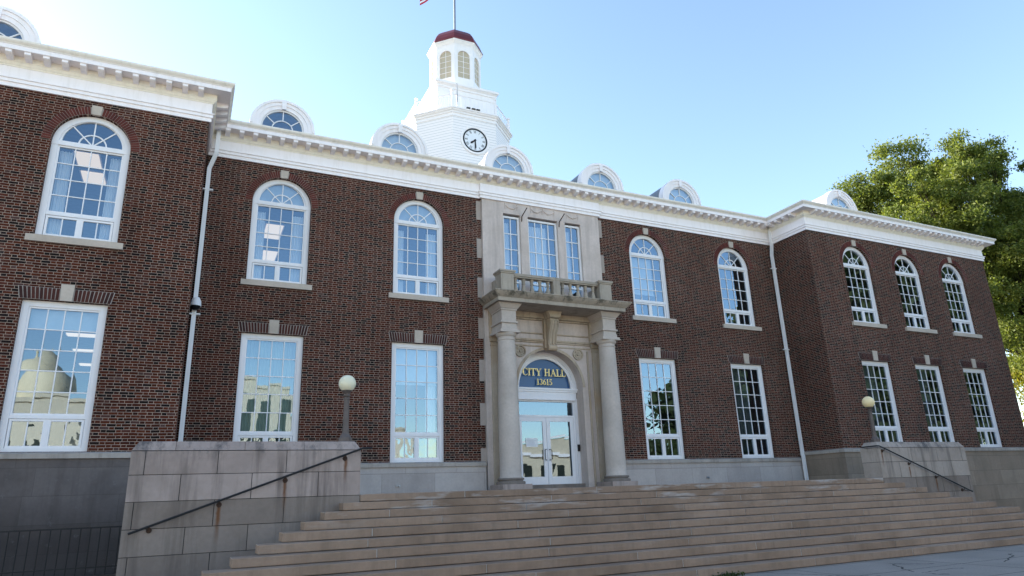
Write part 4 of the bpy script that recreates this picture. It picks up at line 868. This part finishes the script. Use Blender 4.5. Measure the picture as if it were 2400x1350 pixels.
def handrail(pts, brk, label, yface):
    o = tag(empty('handrail', (pts[0][0], -6.4, 0)), label, 'handrail'); T_ = Matrix.Translation((-pts[0][0], 6.4, 0))
    MB().tube(pts, .021, 10).xform(T_).build('rail_tube', M_BLACK, o, True)
    for x, z in brk:
        MB().prism([(x + .05 * math.cos(2 * PI * k / 14), z - .075 + .05 * math.sin(2 * PI * k / 14)) for k in range(14)], yface - .015, yface).tube([(x, yface - .01, z - .075), (x, yface - .075, z - .07), (x, yface - .1, z - .012)], .012, 6).xform(T_).build('rail_bracket', M_RUST, o)
zz = lambda x: 2.674 + (x + 8.141) * (2.674 - 1.186) / (12.327 - 8.141)
handrail([(-7.9, -6.36, 2.70), (-8.10, -6.41, 2.69), (-8.2, -6.423, zz(-8.2))] + [(x, -6.423, zz(x)) for x in (-9, -10, -11, -12, -12.33)], [(x, zz(x)) for x in (-8.46, -9.645, -10.843, -12.0)], 'black iron handrail sloping across the wall left of the steps', -6.323)
zr_ = lambda x: 2.70 - (x - 8.097) * (2.70 - 1.22) / (12.206 - 8.097)
handrail([(8.02, -5.8, 2.70), (8.02, -6.36, 2.71), (8.08, -6.42, 2.70)] + [(x, -6.423, zr_(x)) for x in (8.3, 9, 10, 11, 12.2)], [(x, zr_(x)) for x in (8.28, 9.42, 10.62, 11.82)], 'black iron handrail sloping across the wall right of the steps', -6.323)

def lamp(x, globe, label):
    o = tag(empty('lamp_post', (x, -6.0, 2.845)), label, 'lamp', 'lamps on the stair walls')
    MB().prismz([(.15 * math.cos(2 * PI * k / 8 + PI / 8), .15 * math.sin(2 * PI * k / 8 + PI / 8)) for k in range(8)], 0, .09).lathe([(.135, .09), (.12, .12), (.085, .17), (.075, .21)], 0, 0, 8, PI / 8).build('lamp_base', M_POST, o)
    MB().lathe([(.072, .2), (.074, .28), (.066, .30), (.058, .92), (.07, .93), (.07, .96), (.05, .98), (.045, 1.0)], 0, 0, 8, PI / 8).build('post', M_POST, o)
    MB().lathe([(.045, .99), (.08, 1.0), (.08, 1.02), (.05, 1.04), (.06, 1.07), (.10, 1.10), (.11, 1.13), (.10, 1.14)], 0, 0, 20).build('collar', M_POST, o, True)
    MB().ball((0, 0, 1.28), .188, 32, 20).build('globe', globe, o, True)
lamp(-8.40, M_GLOBE, 'short dark lamp post with round white globe on the left stair wall'); lamp(8.50, M_GLOBEY, 'short dark lamp post with round cream globe on the right stair wall')

# ---- iron fence of the areaway at lower left
fe = tag(empty('iron_fence', (-14, -5.0, .4)), 'dark iron picket fence below the darkened stone base at the left', 'fence')
fr_ = MB().box(-18, -12.46, -5.02, -4.98, 1.28, 1.31).box(-18, -12.46, -5.015, -4.985, .56, .585)
for x in np.arange(-18, -12.5, .165): fr_.tube([(float(x), -5.0, .42), (float(x), -5.0, 1.29)], .010, 5)
fr_.xform(Matrix.Translation((14, 5, -.4))).build('picket_panel', M_BLACK, fe)
tag(MB().box(-18.2, -12.46, -5.14, -4.86, 0, .43).build('areaway_kerb', M_BASEL), 'low dark stone kerb carrying the iron fence', 'kerb wall')

# ------------------------------------------------------------------ weeds and litter
def leaf_mesh(name, cen, size, mat, parent=None, up_bias=0.):
    n = len(cen); nrm = rng.normal(size=(n, 3)); nrm[:, 2] += up_bias; nrm /= np.linalg.norm(nrm, axis=1)[:, None]; t = np.cross(nrm, rng.normal(size=(n, 3))); t /= np.linalg.norm(t, axis=1)[:, None] + 1e-9; b = np.cross(nrm, t)
    s = (size * rng.uniform(.6, 1.35, n))[:, None]; v = np.stack([cen - t * s, cen + b * s * .45 + nrm * s * .12, cen + t * s, cen - b * s * .45 + nrm * s * .12], 1).reshape(-1, 3)
    me = bpy.data.meshes.new(name); me.vertices.add(4 * n); me.vertices.foreach_set('co', v.ravel().astype(np.float32)); me.loops.add(4 * n); me.loops.foreach_set('vertex_index', np.arange(4 * n, dtype=np.int32)); me.polygons.add(n); me.polygons.foreach_set('loop_start', np.arange(0, 4 * n, 4, dtype=np.int32)); me.polygons.foreach_set('loop_total', np.full(n, 4, np.int32)); me.update(calc_edges=True)
    me.materials.append(mat); o = bpy.data.objects.new(name, me); COL.objects.link(o)
    if parent: o.parent = parent
    return o
c0 = np.array([-1.95, -10.3, .0]) + rng.normal(size=(260, 3)) * (.14, .04, .025); c0[:, 2] = np.abs(c0[:, 2]) + .01
tag(leaf_mesh('weed', c0, .03, M_LEAFD, None, .5), 'small green weed growing at the foot of the bottom step', 'weed')

# ------------------------------------------------------------------ trees
def tree(name, label, base, trunk_h, trunk_r, clumps, nleaf, lsize, mat, group=None):
    """clumps: [(x, y, z, r)] relative to the base; limbs run to each clump"""
    o = tag(empty(name, base), label, 'tree', group); tr = MB(); top = Vector((rng.uniform(-.5, .5), rng.uniform(-.5, .5), trunk_h))
    tr.tube([(0, 0, -.2), (.05, 0, trunk_h * .3), (-.1, .1, trunk_h * .65), top], [trunk_r * 1.25, trunk_r, trunk_r * .85, trunk_r * .7], 12); tk = tr.build('trunk', M_BARK, o, True); lb = MB()
    for x, y, z, r in clumps:
        e = Vector((x, y, z)); m = top.lerp(e, .5) + Vector((0, 0, -.08 * (e - top).length)) + Vector(rng.normal(size=3)) * .35; q = trunk_r * .34 * min(1, .4 + r / 5)
        lb.tube([top + Vector((0, 0, -.5)), m, e], [q, q * .6, q * .18], 6)
        for _ in range(4): d = Vector(rng.normal(size=3)).normalized() * r * .8; lb.tube([m.lerp(e, .6), e + d * .5, e + d], [q * .3, q * .18, q * .05], 4)
    lb.build('limb', M_BARK, tk, True); vol = np.array([c[3] ** 2.2 for c in clumps]); cnt = (vol / vol.sum() * nleaf).astype(int); cen = []
    for (x, y, z, r), n in zip(clumps, cnt):
        ns = max(5, int(r * r * 3)); sub = rng.normal(size=(ns, 3)); sub = sub / np.linalg.norm(sub, axis=1)[:, None] * (r * rng.uniform(.35, 1.0, ns) ** .6)[:, None] * (1, 1, .72)
        k = rng.integers(0, ns, n); cen.append(np.array((x, y, z)) + sub[k] + rng.normal(size=(n, 3)) * (r * .22, r * .22, r * .15))
    leaf_mesh('crown', np.concatenate(cen), lsize, mat, o); return o
def crown(n, cx, cy, cz, rx, ry, rz, r0, r1):
    out = []
    while len(out) < n:
        p = rng.uniform(-1, 1, 3); q = np.linalg.norm(p)
        if q > 1 or q < .35: continue
        out.append((cx + p[0] * rx, cy + p[1] * ry, cz + p[2] * rz, rng.uniform(r0, r1)))
    return out
tree('ash_tree', 'tall leafy green tree standing behind the right wing, sun on its left side', (49, 9, 0), 11, .36, crown(104, -5.3, 0, 20.4, 11.9, 7, 7.1, .9, 2.0) + crown(34, -6, -2, 15, 9.5, 4, 5, 1.1, 1.9) + crown(20, -8.5, -3, 20, 6, 3, 5.5, 1.0, 1.7) + crown(12, 0, -2, 11, 7, 4, 3, 1.2, 2.0), 290000, .115, M_LEAF)
tree('yellowing_tree', 'smaller yellowing tree beyond the far right corner of the building', (50, 6, 0), 4.5, .2, crown(60, 0, 0, 7.5, 7.5, 5, 7, 1.2, 2.3), 90000, .15, M_LEAFY)
tree('garden_tree', 'small tree whose top just shows over the right wing cornice beside the dormer', (37.5, 17, 0), 14, .25, crown(10, -.5, 0, 20.3, 2.8, 3, 2.6, .8, 1.4), 8000, .17, M_LEAF)
# trees and buildings across the street, seen only as reflections in the glass
for i, (x, y, h, n) in enumerate(((33, -29, 10.5, 11000), (44, -30, 20, 16000), (51, -27, 26, 18000), (58, -29, 28, 18000), (68, -26, 30, 18000), (81, -28, 31, 16000))):
    tree('street_tree', ['nearest', 'second', 'third', 'fourth', 'fifth', 'farthest'][i] + ' of the street trees reflected in the right hand windows, counted from the door', (x, y, 0), h * .3, .35, crown(44, 0, 0, h * .55, 7.4, 5.5, h * .45, 2.0, 3.2), int(n * 1.5), .55, M_LEAFD, 'street trees across the pavement')
dh = tag(empty('domed_hall', (-30, -66, 0)), 'beige hall with a round dome reflected in the tall window on the left wing', 'building')
MB().box(-10, 9.6, -8, 6, 0, 11.6).box(-10.2, 9.8, -8.2, 6.2, 11.6, 12.0).build('wall', M_BEIGE, dh)
MB().lathe([(2.05, 12), (2.1, 12.4), (2.12, 13.4), (2.0, 14.2), (1.6, 15.0), (1.0, 15.5), (.35, 15.75), (.06, 15.8)], 5.6, 4, 32).build('dome', M_TILE, dh, True)
for x in (5.3, 5.95): MB().lathe([(.12, 15.5), (.1, 16.2), (.14, 16.25), (.02, 16.75)], x, 4, 10).build('spire', M_TILE, dh, True)
for x in (-6, -2, 2, 6): MB().box(x - .8, x + .8, 5.96, 6.03, 2, 7).build('window', M_DARKW, dh)
ob = tag(empty('office_block', (3, -66, 0)), 'beige stepped office block reflected in the tall windows left of the doorway', 'building')
MB().box(-9.6, -3.6, -8, 6, 0, 14.5).box(-3.6, 9.3, -8, 6, 0, 10).box(-9.8, -3.55, -8, 6.15, 14.5, 14.8).box(-3.5, 9.5, -8, 6.15, 10, 10.3).build('wall', M_BEIGE, ob)
for x in (-8.6, -6.6, -4.6): MB().box(x - .5, x + .5, 5.96, 6.04, 3, 13).build('window', M_DARKW, ob)
for x in (-2, 1, 4, 7): MB().box(x - .8, x + .8, 5.96, 6.04, 2.5, 7.5).build('window', M_DARKW, ob)
gb = tag(empty('gabled_hall', (34, -60, 0)), 'low beige hall with white gable band reflected in the glass doors', 'building')
MB().box(-14, 14, -10, 4.6, 0, 6.4).prism([(-14, 6.4), (14, 6.4), (0, 8.6)], -10, 4.6).build('wall', M_BEIGE, gb)
MB().box(-14.3, 14.3, 4.6, 4.9, 6.2, 6.55).prism([(-14.4, 6.55), (-14.4, 6.75), (0, 8.95), (14.4, 6.75), (14.4, 6.55), (0, 8.7)], 4.6, 4.9).build('cornice_band', M_WHITE, gb)
for x in np.arange(-11.5, 12, 2.3): MB().box(float(x) - .5, float(x) + .5, 4.55, 4.65, 1.8, 5.2).build('window', M_DARKW, gb)
